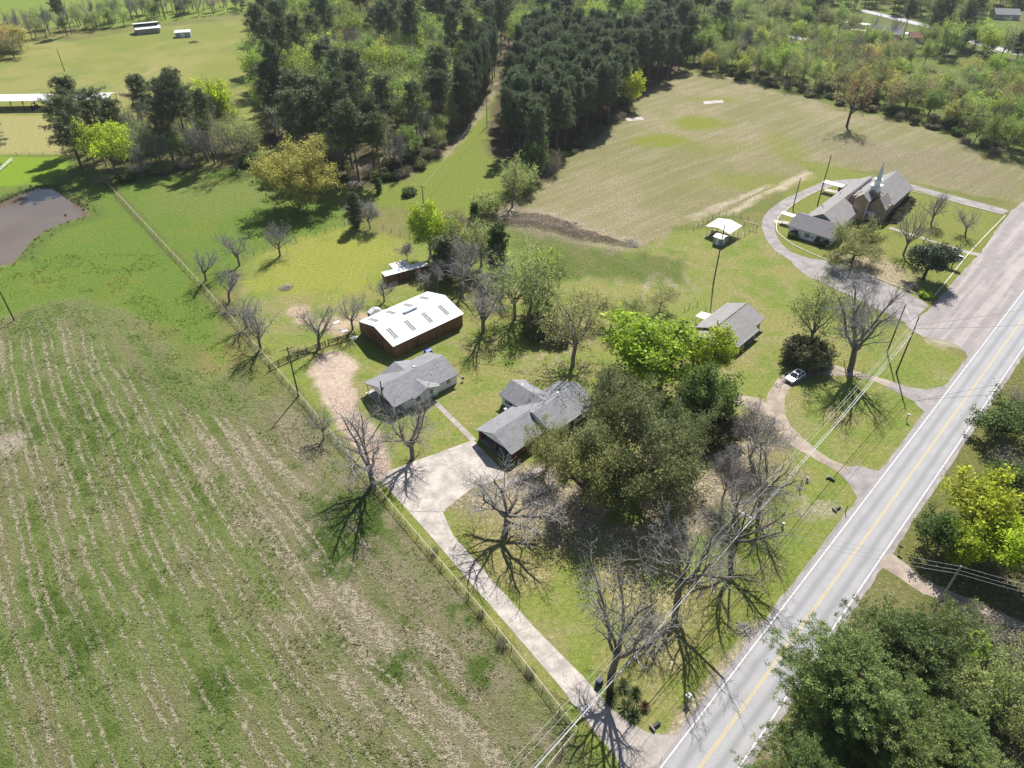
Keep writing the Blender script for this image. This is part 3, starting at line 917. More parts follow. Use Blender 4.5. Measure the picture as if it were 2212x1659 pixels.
def ribbon(pts, w):
    l, r = [], []
    for i, p in enumerate(pts):
        a, b = pts[max(i - 1, 0)], pts[min(i + 1, len(pts) - 1)]
        L = math.hypot(b[0] - a[0], b[1] - a[1])
        nx, ny = -(b[1] - a[1]) / L, (b[0] - a[0]) / L
        l.append((p[0] + nx * w / 2, p[1] + ny * w / 2))
        r.append((p[0] - nx * w / 2, p[1] - ny * w / 2))
    return l + r[::-1]


M['road_far'] = gravel_mat('road_far', (.30, .30, .32), (.40, .39, .40))
tag(sheet('far_road', ribbon(spline(PL((2330, 118), (2212, 117), (2150, 103), (2110, 92), (2040, 66), (1985, 52), (1920, 36), (1860, 22)), 5), 7.5), .03, M['road_far'], .2, 2, 31), 'road curving through the trees', kind='structure')
tag(sheet('far_road', ribbon(spline(PL((1300, 34), (1400, 42), (1475, 50), (1560, 60), (1680, 74), (1760, 88), (1850, 100)), 5), 7.5), .02, M['road_far'], .2, 2, 32), 'road behind the tree belt', kind='structure')
tag(sheet('far_drive', ribbon(spline(PL((2020, 195), (2060, 205), (2110, 212), (2212, 225)), 4), 5), .02, M['gravel'], .4, 2, 33), 'pale drive among the trees', kind='structure')
for q in (PL((1518, 219), (1560, 216), (1565, 222), (1522, 225)), PL((1350, 256), (1385, 252), (1392, 259), (1358, 262))):
    tag(sheet('concrete_pad', q, .03, M['concrete'], .2, 1, 35), 'small pale concrete pad', kind='structure')

# ================================================================ BUILDINGS
# Each is an Empty at a corner; local x runs along the long axis, local y to its left, z up.
def building(name, label, cat, O, az):
    return thing(name, label, cat, O, math.radians(90 - az))


def gable_walls(x0, x1, y0, y1, eave, ridge, mb=None, m=0, axis='x', base=-.1):
    mb = mb or MB()
    if axis == 'x':
        yc = (y0 + y1) / 2
        return mb.prism([(y0, base), (y1, base), (y1, eave), (yc, ridge), (y0, eave)], x0, x1, 'x', m)
    xc = (x0 + x1) / 2
    return mb.prism([(x0, base), (x1, base), (x1, eave), (xc, ridge), (x0, eave)], y0, y1, 'y', m)


def gable_roof(x0, x1, y0, y1, eave, ridge, ox=.5, oy=.5, th=.14, mb=None, m=0, axis='x', gap=.01):
    """Two roof slabs lying just above the gable walls."""
    mb = mb or MB()
    a0, a1, b0, b1 = (x0, x1, y0, y1) if axis == 'x' else (y0, y1, x0, x1)
    bc, hw = (b0 + b1) / 2, (b1 - b0) / 2
    sl = (ridge - eave) / hw
    for s in (-1, 1):
        e = eave - sl * oy
        prof = [(bc, ridge + gap), (bc + s * (hw + oy), e + gap), (bc + s * (hw + oy), e + gap + th), (bc, ridge + gap + th)]
        if (s == 1) == (axis == 'x'):
            prof = prof[::-1]
        mb.prism(prof, a0 - ox, a1 + ox, axis, m)
    return mb


def window(parent, x, y, z, w, h, face, name='window', frame='white_paint', mull=True):
    """Window on a wall: face is 'x+','x-','y+','y-' (outward normal)."""
    f = MB()
    t, fw = .05, .09
    s = 1 if face[1] == '+' else -1
    g = MB()
    if face[0] == 'y':
        f.box(x - w / 2, x - w / 2 + fw, y, y + s * t, z, z + h).box(x + w / 2 - fw, x + w / 2, y, y + s * t, z, z + h)
        f.box(x - w / 2 + fw, x + w / 2 - fw, y, y + s * t, z, z + fw).box(x - w / 2 + fw, x + w / 2 - fw, y, y + s * t, z + h - fw, z + h)
        if mull:
            f.box(x - w / 2 + fw, x + w / 2 - fw, y, y + s * t * .9, z + h * .5 - .03, z + h * .5 + .03)
            f.box(x - .03, x + .03, y, y + s * t * .8, z + fw, z + h - fw)
        g.box(x - w / 2 + fw, x + w / 2 - fw, y, y + s * .02, z + fw, z + h - fw)
    else:
        f.box(x, x + s * t, y - w / 2, y - w / 2 + fw, z, z + h).box(x, x + s * t, y + w / 2 - fw, y + w / 2, z, z + h)
        f.box(x, x + s * t, y - w / 2 + fw, y + w / 2 - fw, z, z + fw).box(x, x + s * t, y - w / 2 + fw, y + w / 2 - fw, z + h - fw, z + h)
        if mull:
            f.box(x, x + s * t * .9, y - w / 2 + fw, y + w / 2 - fw, z + h * .5 - .03, z + h * .5 + .03)
            f.box(x, x + s * t * .8, y - .03, y + .03, z + fw, z + h - fw)
        g.box(x, x + s * .02, y - w / 2 + fw, y + w / 2 - fw, z + fw, z + h - fw)
    wo_ = f.build(name, M[frame], parent)
    g.build('pane', M['glass'], wo_)
    return wo_


def vent_pipe(parent, x, y, z0, h=.55, r=.07, mat='white_paint', name='vent_pipe'):
    return MB().tube([(x, y, z0 - .2), (x, y, z0 + h)], r, 8).build(name, M[mat], parent)


def box_vent(parent, x, y, z, w=.5):
    b = MB().box(x - w / 2, x + w / 2, y - w * .35, y + w * .35, z - .15, z + .22).build('roof_vent', M['white_metal'], parent)
    return b


# ---------------- big brown barn with the white metal roof
bO = (-25.6, 126.05)
barn = building('metal_barn', 'large brown metal barn with white metal roof and skylight strips', 'barn', bO, 47.3)
BW, BLn, BE, BR = 13.2, 19.3, 3.3, 5.15
gable_walls(0, BLn, 0, BW, BE, BR).build('wall', M['brown_metal'], barn)
rb = gable_roof(0, BLn, 0, BW, BE, BR, .25, .3, .07)
sl = (BR - BE) / (BW / 2)
for i in range(21):                    # raised seams, kept in the roof mesh
    x = -.2 + i * (BLn + .4) / 20
    for s in (-1, 1):
        rb.bar((x, BW / 2 + s * .1, BR + .10 - .1 * sl), (x, BW / 2 + s * (BW / 2 + .28), BE + .10 - .28 * sl), .05, .035)
rb.build('roof', M['white_metal'], barn)
for k in range(4):
    for s in (-1, 1):
        x = 2.0 + k * 4.75
        d0, d1 = (2.0, 5.3)
        skm = MB()
        for q in (-.3, .3):
            skm.bar((x + q, BW / 2 + s * d0, BR + .135 - d0 * sl), (x + q, BW / 2 + s * d1, BR + .135 - d1 * sl), .42, .03)
        skm.build('skylight', M['skylight'], barn)
v = MB()
prof = [(BW / 2 + .42 * math.cos(a), BR + .12 + .42 * math.sin(a)) for a in [math.pi * i / 8 for i in range(9)]]
v.prism(prof, 7.8, 11.3, 'x').build('ridge_vent', M['vent_metal'], barn)
dr = MB().box(-.08, -.003, 4.2, 9.2, 0, 2.95)
for yy in (4.2, 6.65, 9.1):
    dr.box(-.12, -.081, yy, yy + .1, 0, 2.95)
door = dr.build('sliding_door', M['brown_door'], barn)
MB().box(-.12, -.09, 3.6, 9.8, 3.0, 3.1).build('door_rail', M['dark_metal'], barn)
MB().box(5.6, 6.6, -.06, -.003, 0, 2.1).build('side_door', M['brown_door'], barn)
MB().box(-.05, .12, -.05, .12, 0, BE).build('corner_trim', M['brown_door'], barn)
MB().box(-.05, .12, BW - .12, BW + .05, 0, BE).build('corner_trim', M['brown_door'], barn)

# ---------------- lean-to shed behind the barn
sh = building('garden_shed', 'small shed with panelled metal roof behind the barn', 'shed', (-33.9, 142.0), 132)
gable_walls(0, 5.2, 0, 3.0, 1.8, 2.5).build('wall', M['board_dark'], sh)
gable_roof(0, 5.2, 0, 3.0, 1.8, 2.5, .2, .25, .06).build('roof', M['plastic_grey'], sh)
for k in range(3):
    x = .7 + k * 1.75
    for s in (-1, 1):
        MB().bar((x, 1.5 + s * .15, 2.56), (x, 1.5 + s * 1.6, 1.92), 1.35, .04).build('roof_panel', M['skylight' if k % 2 else 'white_metal'], sh)

# ---------------- white guest house with the grey roof
gO = (-23.0, 106.75)
gh = building('guest_house', 'white cottage with grey shingle roof, gable dormer and open porch', 'house', gO, 47.8)
GL, GW, GE, GR = 15.6, 9.8, 2.45, 4.25
gable_walls(2.6, GL, 0, GW, GE, GR).build('wall', M['white_paint'], gh)
# open porch end: gable triangle carried on posts, back wall set in
MB().prism([(0, GE - .1), (GW, GE - .1), (GW / 2, GR)], 0.05, .2, 'x').build('gable_panel', M['white_paint'], gh)
for yy in (.1, GW * .55, GW - .3):
    MB().box(.02, .2, yy, yy + .18, 0, GE - .1).build('porch_post', M['white_paint'], gh)
MB().box(-.5, 2.6, -.2, GW + .2, -.1, .06).build('porch_slab', M['concrete'], gh)
rf = gable_roof(0, GL, 0, GW, GE, GR, .35, .45)
gable_roof(4.0, 11.0, GW / 2, GW + .15, GE, 3.75, .35, .5, mb=rf, axis='y')
gable_roof(4.3, 10.4, -.9, GW / 2, GE + .02, 3.55, .35, .2, mb=rf, axis='y')
rf.build('roof', M['shingle'], gh)
gable_walls(4.1, 10.9, GW / 2, GW + .12, GE, 3.72, axis='y').build('dormer_wall', M['white_paint'], gh)
gable_walls(4.4, 10.3, -.45, GW / 2, GE, 3.5, axis='y').build('dormer_wall', M['white_paint'], gh)
window(gh, 13.4, -.01, .95, 1.0, 1.15, 'y-')
window(gh, 5.4, -.46, .8, 1.2, 1.3, 'y-')
dd = MB().box(8.3, 9.25, -.52, -.455, .05, 2.1).build('door', M['blue_grey'], gh)
MB().box(8.5, 9.05, -.54, -.523, .95, 1.95).build('pane', M['glass'], dd)
window(gh, 2.59, 3.2, .9, 1.2, 1.2, 'x-')
MB().box(2.53, 2.597, 6.2, 7.1, .05, 2.1).build('door', M['blue_grey'], gh)
for x, y in ((6.5, GW - 2.2), (13.2, 3.0), (11.0, 2.2), (13.5, GW - 2.0), (2.2, 1.2)):
    zz = GR - abs(y - GW / 2) * (GR - GE) / (GW / 2) + .1
    vent_pipe(gh, x, y, zz, .45, .06)
box_vent(gh, 9.3, GW / 2 + .9, GR - .15)
MB().tube([(8.0, -.9, 0), (8.0, -.9, 3.0), (8.0, -.7, 4.6)], .05, 6).build('service_mast', M['plastic_grey'], gh)

# ---------------- main white house beside the oak
mO = (-6.3, 99.6)
mh = building('main_house', 'long house with grey shingle roof, red brick garage and rear wing', 'house', mO, 45.0)
ML, MW, ME, MR = 8.9, 8.6, 2.5, 4.35
# garage end: open front, brick piers, white gable
gw = MB()
gw.box(.25, ML, -.0, .22, -.1, ME).box(.25, ML, -MW, -MW + .22, -.1, ME).box(ML - .2, ML, -MW + .22, 0, -.1, ME)
gw.build('brick_wall', M['red_brick'], mh)
for yy in (-.35, -MW - .05, -MW / 2 - .2):
    MB().box(.2, .6, yy, yy + .4, 0, ME - .02).build('brick_pier', M['red_brick'], mh)
MB().prism([(-MW - .3, ME - .12), (.3, ME - .12), (-MW / 2, MR)], .15, .3, 'x').build('gable_panel', M['white_paint'], mh)
MB().box(.1, ML, -MW + .22, -.0, -.1, .05).build('garage_floor', M['concrete_worn'], mh)
gable_walls(ML + .02, 21.5, -9.9, -.9, 2.6, 4.55).build('wall', M['white_paint'], mh)
rf = gable_roof(.1, ML + .05, -MW, 0, ME, MR, .45, .5)
gable_roof(ML + .25, 21.5, -10.2, -.9, 2.62, 4.6, .3, .45, mb=rf)
gable_roof(10.4, 16.8, -5.2, 4.6, 2.55, 4.15, .3, .4, mb=rf, axis='y')
rf.build('roof', M['shingle'], mh)
gable_walls(10.6, 16.6, -4.5, 4.6, 2.5, 4.05, axis='y').build('wing_wall', M['white_paint'], mh)
window(mh, 10.59, 2.6, .9, 2.3, 1.1, 'x-')
window(mh, 13.6, 4.61, .9, 1.6, 1.2, 'y+')
window(mh, 13.0, -9.91, .9, 1.6, 1.3, 'y-')
window(mh, 17.5, -9.91, .9, 1.6, 1.3, 'y-')
MB().box(14.8, 15.75, -9.97, -9.905, 0, 2.1).build('door', M['brown_door'], mh)
for x, y, z in ((14.0, 1.2, 3.9), (15.2, .2, 3.9), (17.8, -3.5, 4.0), (18.7, -3.6, 4.1), (11.2, -3.2, 3.8), (3.0, -2.2, 3.5), (18.9, -4.6, 4.4)):
    vent_pipe(mh, x, y, z, .5, .065)
box_vent(mh, 17.0, -4.5, 4.25)
box_vent(mh, 14.3, 2.6, 3.75)
MB().tube([(8.0, .9, 0), (8.0, .9, 2.2)], .04, 6).box(7.75, 8.25, .7, 1.1, 2.2, 2.45).build('lamp_post', M['white_paint'], mh)

# ---------------- brick house with the brown-grey roof
rO = (48.6, 128.3)
rh = building('brick_house', 'low brick house with plain grey roof, porch posts and lower left wing', 'house', rO, 43.2)
gable_walls(0, 13.6, .6, 9.4, 2.5, 4.3).build('wall', M['brick'], rh)
rf = MB()
sl = 1.8 / 4.4
for (x0, x1, y1, drop) in ((-.5, 9.5, -1.2, 0), (9.5, 14.0, -.1, 0)):
    yc = 5.0
    prof = [(yc, 4.32), (yc, 4.46), (y1, 4.46 - sl * (yc - y1)), (y1, 4.32 - sl * (yc - y1))]
    rf.prism(prof, x0, x1, 'x')
rf.prism([(5.0, 4.32), (9.9, 4.32 - sl * 4.9), (9.9, 4.46 - sl * 4.9), (5.0, 4.46)], -.5, 14.0, 'x')
rf.bar((-.5, 5.0, 4.52), (9.2, 5.0, 4.52), .22, .12).bar((9.9, 5.0, 4.52), (14.0, 5.0, 4.52), .22, .12)
rf.build('roof', M['shingle_brown'], rh)
gable_walls(-6.6, -.02, .9, 8.6, 2.2, 3.7).build('wing_wall', M['brick'], rh)
gable_roof(-6.6, -.55, .9, 8.6, 2.2, 3.7, .02, .6).build('wing_roof', M['shingle_brown'], rh)
for x in (-.2, 2.9, 7.8):
    MB().box(x, x + .16, -.9, -.74, 0, 2.1).build('porch_post', M['white_paint'], rh)
MB().box(-.3, 9.3, -1.0, .58, -.1, .12).build('porch_floor', M['concrete_worn'], rh)
for x in (1.6, 6.6, 11.5):
    window(rh, x, .59, .9, 1.4, 1.2, 'y-')
MB().box(3.9, 4.85, .53, .595, .1, 2.15).build('door', M['white_paint'], rh)
window(rh, -3.4, .89, .9, 1.4, 1.1, 'y-')
for x in (-1.2, -5.8):
    MB().box(x, x + .14, .35, .49, 0, 2.05).build('porch_post', M['white_paint'], rh)
vent_pipe(rh, 2.0, 5.7, 4.2, .95, .12, 'plastic_grey', 'flue')
sdO = thing('patio_cover', 'flat white patio cover attached behind the brick house', 'patio cover', (0, 0, 0))
sdO.location = rh.location
sdO.rotation_euler = rh.rotation_euler
MB().poly([(4.3, 10.0, 2.25), (7.4, 10.0, 2.25), (7.0, 12.4, 2.1), (4.4, 12.4, 2.1)]).poly([(4.4, 12.4, 2.02), (7.0, 12.4, 2.02), (7.4, 10.0, 2.17), (4.3, 10.0, 2.17)]).box(4.35, 7.1, 12.3, 12.41, 2.0, 2.12).build('cover', M['white_metal'], sdO)
for x in (4.5, 6.8):
    MB().box(x, x + .1, 12.2, 12.3, 0, 2.05).build('post', M['white_paint'], sdO)

# ---------------- church
cO = (110.55, 196.17)
ch = building('church', 'brick church with grey roofs, white steeple and white sided wings', 'church', cO, 41.8)
NW_, NE_, NR_ = 11.4, 4.4, 8.0
gable_walls(0, 19.3, 0, NW_, NE_, NR_).build('wall', M['brick'], ch)
rf = gable_roof(2.4, 19.3, 0, NW_, NE_, NR_, .4, .4)
gable_roof(-2.6, 3.0, .3, 5.0, 4.3, 7.0, .25, .25, mb=rf)
gable_roof(-4.6, 3.0, 4.9, 8.9, 6.0, 7.7, .25, .25, mb=rf)
rf.build('roof', M['shingle_brown'], ch)
gable_walls(-2.4, 2.9, .35, 4.95, 4.25, 6.9).build('front_gable', M['brick'], ch)
gable_walls(-4.4, 2.9, 5.0, 8.8, 5.95, 7.6).build('bell_front', M['brick'], ch)
MB().bar((-4.42, 5.0, 0), (-4.42, 5.0, 6.0), .18).bar((-4.42, 5.0, 6.0), (-4.42, 6.9, 7.68), .18).bar((-4.42, 8.9, 5.95), (-4.42, 6.9, 7.68), .18).build('white_trim', M['white_paint'], ch)
MB().bar((-2.45, 2.65, 6.98), (-2.45, .1, 4.1), .18).bar((-2.45, 2.65, 6.98), (-2.45, 4.95, 4.4), .18).build('white_trim', M['white_paint'], ch)
MB().box(-4.6, -2.45, 2.3, 4.9, 2.6, 2.75).box(-4.5, -4.4, 2.4, 2.5, 0, 2.6).build('entrance_canopy', M['white_metal'], ch)
MB().box(-2.46, -2.41, 2.9, 4.4, 0, 2.2).build('door', M['white_paint'], ch)
for k in range(6):
    window(ch, 2.0 + k * 3.1, -.01, .9, .9, 2.6, 'y-', frame='brick')
# steeple: base, two plinths, tapered spire
st = obj('steeple', None, ch, (1.2, 5.6, 0))
MB().box(-1.15, 1.15, -1.15, 1.15, 5.5, 9.0).build('steeple_base', M['white_paint'], st)
MB().box(-1.5, 1.5, -1.5, 1.5, 9.0, 9.2).build('ledge', M['white_paint'], st)
oct_ = lambda r: [(r * math.cos(math.pi / 8 + i * math.pi / 4), r * math.sin(math.pi / 8 + i * math.pi / 4)) for i in range(8)]
MB().prism(oct_(.95), 9.2, 10.9, 'z').build('lantern', M['white_paint'], st)
MB().prism(oct_(1.2), 10.9, 11.05, 'z').build('ledge', M['white_paint'], st)
spm = MB()
o8 = oct_(.78)
spm._add([(p[0], p[1], 11.05) for p in o8] + [(p[0] * .07, p[1] * .07, 16.0) for p in o8], [(i, (i + 1) % 8, 8 + (i + 1) % 8, 8 + i) for i in range(8)] + [tuple(range(8, 16))])
spm.build('spire', M['vent_metal'], st)
MB().tube([(0, 0, 15.9), (0, 0, 16.5)], .04, 6).bar((-.2, 0, 16.3), (.2, 0, 16.3), .06).build('cross', M['white_metal'], st)
# long wing with its white gable, and the rear slope that meets the nave
gable_walls(-19.5, -6.2, 6.9, 16.2, 3.0, 5.6).build('wing_wall', M['white_paint'], ch)
gable_roof(-20.5, -6.2, 6.9, 16.2, 3.0, 5.6, .45, .45).build('wing_roof', M['shingle_brown'], ch)
MB().prism([(11.6, -.1), (16.2, -.1), (16.2, 3.0), (11.6, 5.55)], -6.15, 17.5, 'x').build('rear_wall', M['white_paint'], ch)
MB().prism([(11.5, 5.62), (11.5, 5.76), (16.65, 2.9), (16.65, 2.76)], -5.72, 17.9, 'x').build('rear_roof', M['shingle_brown'], ch)
# low cross wing with white siding
gable_walls(-27.8, -17.0, 5.8, 17.6, 2.6, 4.5, axis='y').build('low_wall', M['white_paint'], ch)
gable_roof(-27.8, -17.0, 5.8, 17.6, 2.6, 4.55, .5, .45, axis='y').build('low_roof', M['shingle_dark'], ch)
for yy in (15.4, 12.2, 9.0):
    wn_ = window(ch, -27.81, yy, .75, 1.5, 1.3, 'x-')
MB().box(-27.9, -27.803, 10.4, 11.1, 1.0, 1.5).build('wall_unit', M['plastic_grey'], ch)
for x, y, z in ((-18, 8.6, 4.0), (-19, 13, 4.7), (-3, 13.8, 5.5), (1.5, 9.6, 6.6), (2.6, 9.9, 6.4), (3.6, 10.1, 6.3), (-14, 14, 4.3)):
    vent_pipe(ch, x, y, z, .4, .09, 'dark_metal')
for nm, x0, x1, y0, y1, z, lb in (('flat_canopy', -22.0, -19.8, 19.2, 23.2, 2.6, 'flat white canopy at the left end of the church wing'), ('flat_canopy', 8.8, 11.5, 17.2, 23.6, 2.8, 'flat white canopy behind the church, farther up the drive')):
    t = thing(nm, lb, 'canopy')
    t.location, t.rotation_euler = ch.location, ch.rotation_euler
    MB().box(x0, x1, y0, y1, z, z + .16).build('canopy_top', M['white_metal'], t)
    for xx in (x0 + .1, x1 - .2):
        for yy in (y0 + .2, y1 - .3):
            MB().box(xx, xx + .1, yy, yy + .1, 0, z).build('post', M['white_paint'], t)
t = thing('air_conditioner', 'dark air conditioning unit beside the rear church canopy', 'machine')
t.location, t.rotation_euler = ch.location, ch.rotation_euler
MB().box(13.0, 14.4, 18.3, 19.4, 0, 1.3).build('casing', M['dark_metal'], t)
MB().tube([(13.7, 18.85, 1.3), (13.7, 18.85, 1.4)], .45, 12).build('fan_grille', M['plastic_grey'], t)

# ---------------- pavilion, its shed
def fit_az(p, q):
    return math.degrees(math.atan2(q[0] - p[0], q[1] - p[1]))


pv = building('open_pavilion', 'open picnic shelter with white peaked metal roof on posts', 'pavilion', (55.3, 186.7), 132)
gable_roof(0, 7.0, 0, 6.6, 2.7, 3.35, .25, .3, .08, axis='y').build('roof', M['white_metal'], pv)
for x in (.1, 6.8):
    for y in (.1, 3.2, 6.4):
        MB().box(x, x + .12, y, y + .12, 0, 2.62).build('post', M['white_paint'], pv)
MB().bar((.16, 0, 2.55), (.16, 6.6, 2.55), .12).bar((6.86, 0, 2.55), (6.86, 6.6, 2.55), .12).build('beam', M['white_paint'], pv)
for k in range(2):
    t = thing('picnic_table', 'wooden picnic table under the open shelter, ' + ('left one' if k == 0 else 'right one'), 'table', (0, 0, 0))
    t.location = (57.8 + k * 2.6, 187.3 - k * 1.6, 0)
    t.rotation_euler = (0, 0, math.radians(-42))
    MB().box(-.9, .9, -.4, .4, .7, .76).build('table_top', M['pole_grey'], t)
    for s in (-1, 1):
        MB().box(-.9, .9, s * .75 - .13, s * .75 + .13, .42, .47).build('bench', M['pole_grey'], t)
        MB().bar((s * .7, -.75, .42), (s * .7, .75, .42), .08).bar((s * .7, -.6, 0), (s * .7, -.1, .7), .08).bar((s * .7, .6, 0), (s * .7, .1, .7), .08).build('leg_frame', M['pole_grey'], t)
ws = building('small_shed', 'small pale shed with white roof in front of the picnic shelter', 'shed', (55.95, 181.15), 133)
MB().box(.1, 2.75, .1, 2.75, -.05, 2.3).build('wall', M['grey_siding'], ws)
gable_roof(.1, 2.75, .1, 2.75, 2.25, 2.6, .2, .25, .06).build('roof', M['white_metal'], ws)
MB().box(.9, 1.7, .03, .097, .05, 1.95).build('door', M['white_paint'], ws)
MB().box(2.753, 2.8, .7, 1.5, .05, 1.95).build('door', M['white_paint'], ws)

# ---------------- brown storage trailer and its lean-to
tr = building('storage_trailer', 'long brown storage trailer with flat white roof', 'trailer', (-31.9, 157.9), 60)
MB().box(0, 12.0, 0, 2.3, .25, 2.5).build('body', M['brown_metal'], tr)
rt = MB().box(-.1, 12.1, -.1, 2.4, 2.5, 2.62)
rt.build('roof', M['white_metal'], tr)
for x in (1.0, 4, 7, 10.5):
    MB().box(x, x + .4, .3, 2.0, -.05, .25).build('block', M['concrete_worn'], tr)
MB().box(3.0, 3.9, -.05, -.003, .3, 2.2).build('door', M['brown_door'], tr)
ls = building('small_shed', 'small white shed with streaked metal roof behind the brown trailer', 'shed', (-29.8, 161.6), 58)
MB().box(0, 4.2, 0, 3.2, -.05, 2.0).build('wall', M['white_paint'], ls)
lr = MB().prism([(-.2, 2.05), (3.5, 2.45), (3.5, 2.53), (-.2, 2.13)], -.2, 4.4, 'x')
lr.build('roof', M['white_metal'], ls)
for k in range(2):
    MB().prism([(-.1, 2.142), (3.4, 2.52), (3.4, 2.54), (-.1, 2.162)], 1.5 + k * 1.4, 1.9 + k * 1.4, 'x').build('rusty_sheet', pmat('rust', (.36, .22, .14), .8, .3, 2.0) if k == 0 else M['skylight'], ls)
window(ls, -.01, 1.6, .9, .9, .8, 'x-')

# ---------------- long pole barn at the left
pbn = building('pole_barn', 'very long open sided hay barn with white metal roof', 'barn', (-232, 301.5), 86.5)
rfm = gable_roof(0, 64, 0, 9.5, 3.9, 4.9, .2, .3, .1)
rfm.build('roof', M['white_metal'], pbn)
for k in range(14):
    for y in (.1, 9.2):
        MB().box(k * 4.9, k * 4.9 + .18, y, y + .18, 0, 3.9).build('post', M['pole_wood'], pbn)

# ---------------- far farm buildings
fb = building('far_barn', 'far stepped white roofed barn with lower front roof', 'barn', (-215.5, 445.5), 60)
MB().box(0, 13.0, 3.6, 8.5, -.1, 4.6).build('wall', M['board_dark'], fb)
MB().box(.3, 12.8, .4, 3.6, -.1, 2.7).build('front_wall', M['pole_grey'], fb)
MB().prism([(3.2, 5.0), (9.0, 4.5), (9.0, 4.62), (3.2, 5.12)], -.3, 13.2, 'x').build('upper_roof', M['white_metal'], fb)
MB().prism([(-.6, 2.7), (3.55, 3.5), (3.55, 3.62), (-.6, 2.82)], -.3, 13.6, 'x').build('lower_roof', M['white_metal'], fb)
MB().box(8.5, 9.4, .33, .395, 0, 2.0).build('door', M['plastic_grey'], fb)
fs = building('far_shed', 'far small shed with white roof beneath a bare tree', 'shed', (-190.5, 438.5), 75)
MB().box(0, 8.0, 0, 4.5, -.1, 2.6).build('wall', M['grey_siding'], fs)
MB().prism([(-.3, 2.6), (4.8, 3.0), (4.8, 3.1), (-.3, 2.7)], -.3, 8.3, 'x').build('roof', M['white_metal'], fs)
MB().box(3.0, 5.0, -.06, -.003, 0, 2.1).build('door', M['white_paint'], fs)
o = tree_far = None

# ---------------- houses among the trees top right
def simple_house(name, label, px, az, L, W, e, r, wall, roof, z0=0):
    h_ = building(name, label, 'house', P(*px), az)
    gable_walls(0, L, 0, W, e, r).build('wall', M[wall], h_)
    gable_roof(0, L, 0, W, e, r, .4, .5).build('roof', M[roof], h_)
    for k in range(3):
        window(h_, L * (.2 + .3 * k), -.01, 1.0, 1.3, 1.2, 'y-')
    window(h_, -.01, W * .5, 1.0, 1.2, 1.2, 'x-')
    MB().box(L * .62, L * .62 + 1, -.06, -.003, 0, 2.1).build('door', M['white_paint'], h_)
    return h_


simple_house('far_house', 'grey roofed house in the far trees by the curving road', (1872, 82), 118, 17, 11, 3.2, 6.2, 'grey_siding', 'shingle')
simple_house('far_house', 'brownish house hidden in the trees at the far right', (1962, 205), 108, 16, 10, 2.8, 5.0, 'grey_siding', 'shingle_dark')
simple_house('far_house', 'small red roofed house under the far right trees', (1962, 92), 110, 9, 8, 2.8, 4.6, 'grey_siding', 'red_brick')
simple_house('far_house', 'grey house at the top right corner of the view', (2148, 42), 100, 14, 10, 3, 5.4, 'grey_siding', 'shingle')
mo = building('mobile_home', 'long white mobile home in the far trees', 'mobile home', P(1818, 62), 122)
MB().box(0, 18, 0, 4.5, .3, 3.1).build('body', M['white_paint'], mo)
MB().prism([(-.1, 3.1), (4.6, 3.1), (4.2, 3.45), (.3, 3.45)], -.1, 18.1, 'x').build('roof', M['white_metal'], mo)
for k in range(4):
    window(mo, 2 + k * 4.4, -.01, 1.4, 1.2, 1.0, 'y-')
cp = building('carport', 'white carport roof beside the far grey house', 'carport', P(1835, 75), 115)
MB().box(0, 8, 0, 4, 2.4, 2.55).build('roof', M['white_metal'], cp)
for x in (.1, 7.7):
    for y in (.1, 3.7):
        MB().box(x, x + .15, y, y + .15, 0, 2.4).build('post', M['white_paint'], cp)
cp2 = copy_thing(cp, P(1953, 84) + (0,), math.radians(-15), label='white carport roof by the small red roofed house')

# ================================================================ TREES
def unit(v):
    return v / (np.linalg.norm(v, axis=-1, keepdims=True) + 1e-9)


def grow(rng, p, d, L, r, lev, S, segs, tips):
    n = S['n'][lev]
    pts, dirs, rad = [p], [d], [r]
    for i in range(n):
        d = unit(d + rng.normal(0, S['wig'][lev], 3) + np.array([0, 0, S['up'][lev]]))
        p = p + d * (L / n)
        pts.append(p)
        dirs.append(d)
        rad.append(max(r * (1 - (1 - S['tip'][lev]) * (i + 1) / n), S['rmin']))
        segs.append((lev, *pts[-2], rad[-2], *pts[-1], rad[-1]))
    if lev >= S['max']:
        tips.append(pts[-1])
        if n > 1:
            tips.append(pts[-2])
        return
    k = S['k'][lev]
    ph0 = rng.random() * 6.28
    for j in range(k):
        t = S['st'][lev] + (1 - S['st'][lev]) * (j + rng.random() * .9) / k
        if j == k - 1:
            t = 1.0
        f = t * n
        i = min(int(f), n - 1)
        q = pts[i] + (pts[i + 1] - pts[i]) * (f - i)
        dd = dirs[min(i + 1, n)]
        u = unit(np.cross(dd, np.array([.31, .72, .43])))
        w = np.cross(dd, u)
        ph = ph0 + j * 2.4 + rng.normal(0, .35)
        an = math.radians(S['ang'][lev] + rng.normal(0, 9)) * (0.45 if j == k - 1 and lev > 0 else 1)
        nd_ = unit(dd * math.cos(an) + (u * math.cos(ph) + w * math.sin(ph)) * math.sin(an))
        ll = L * S['len'][lev] * rng.uniform(.75, 1.2) * (1 - .4 * (t - S['st'][lev]))
        if lev == 0:
            ll = L * S['len'][0] * rng.uniform(.8, 1.15)
        rr = (rad[i] + (rad[i + 1] - rad[i]) * (f - i)) * S['rr'][lev]
        grow(rng, q, nd_, ll, rr, lev + 1, S, segs, tips)


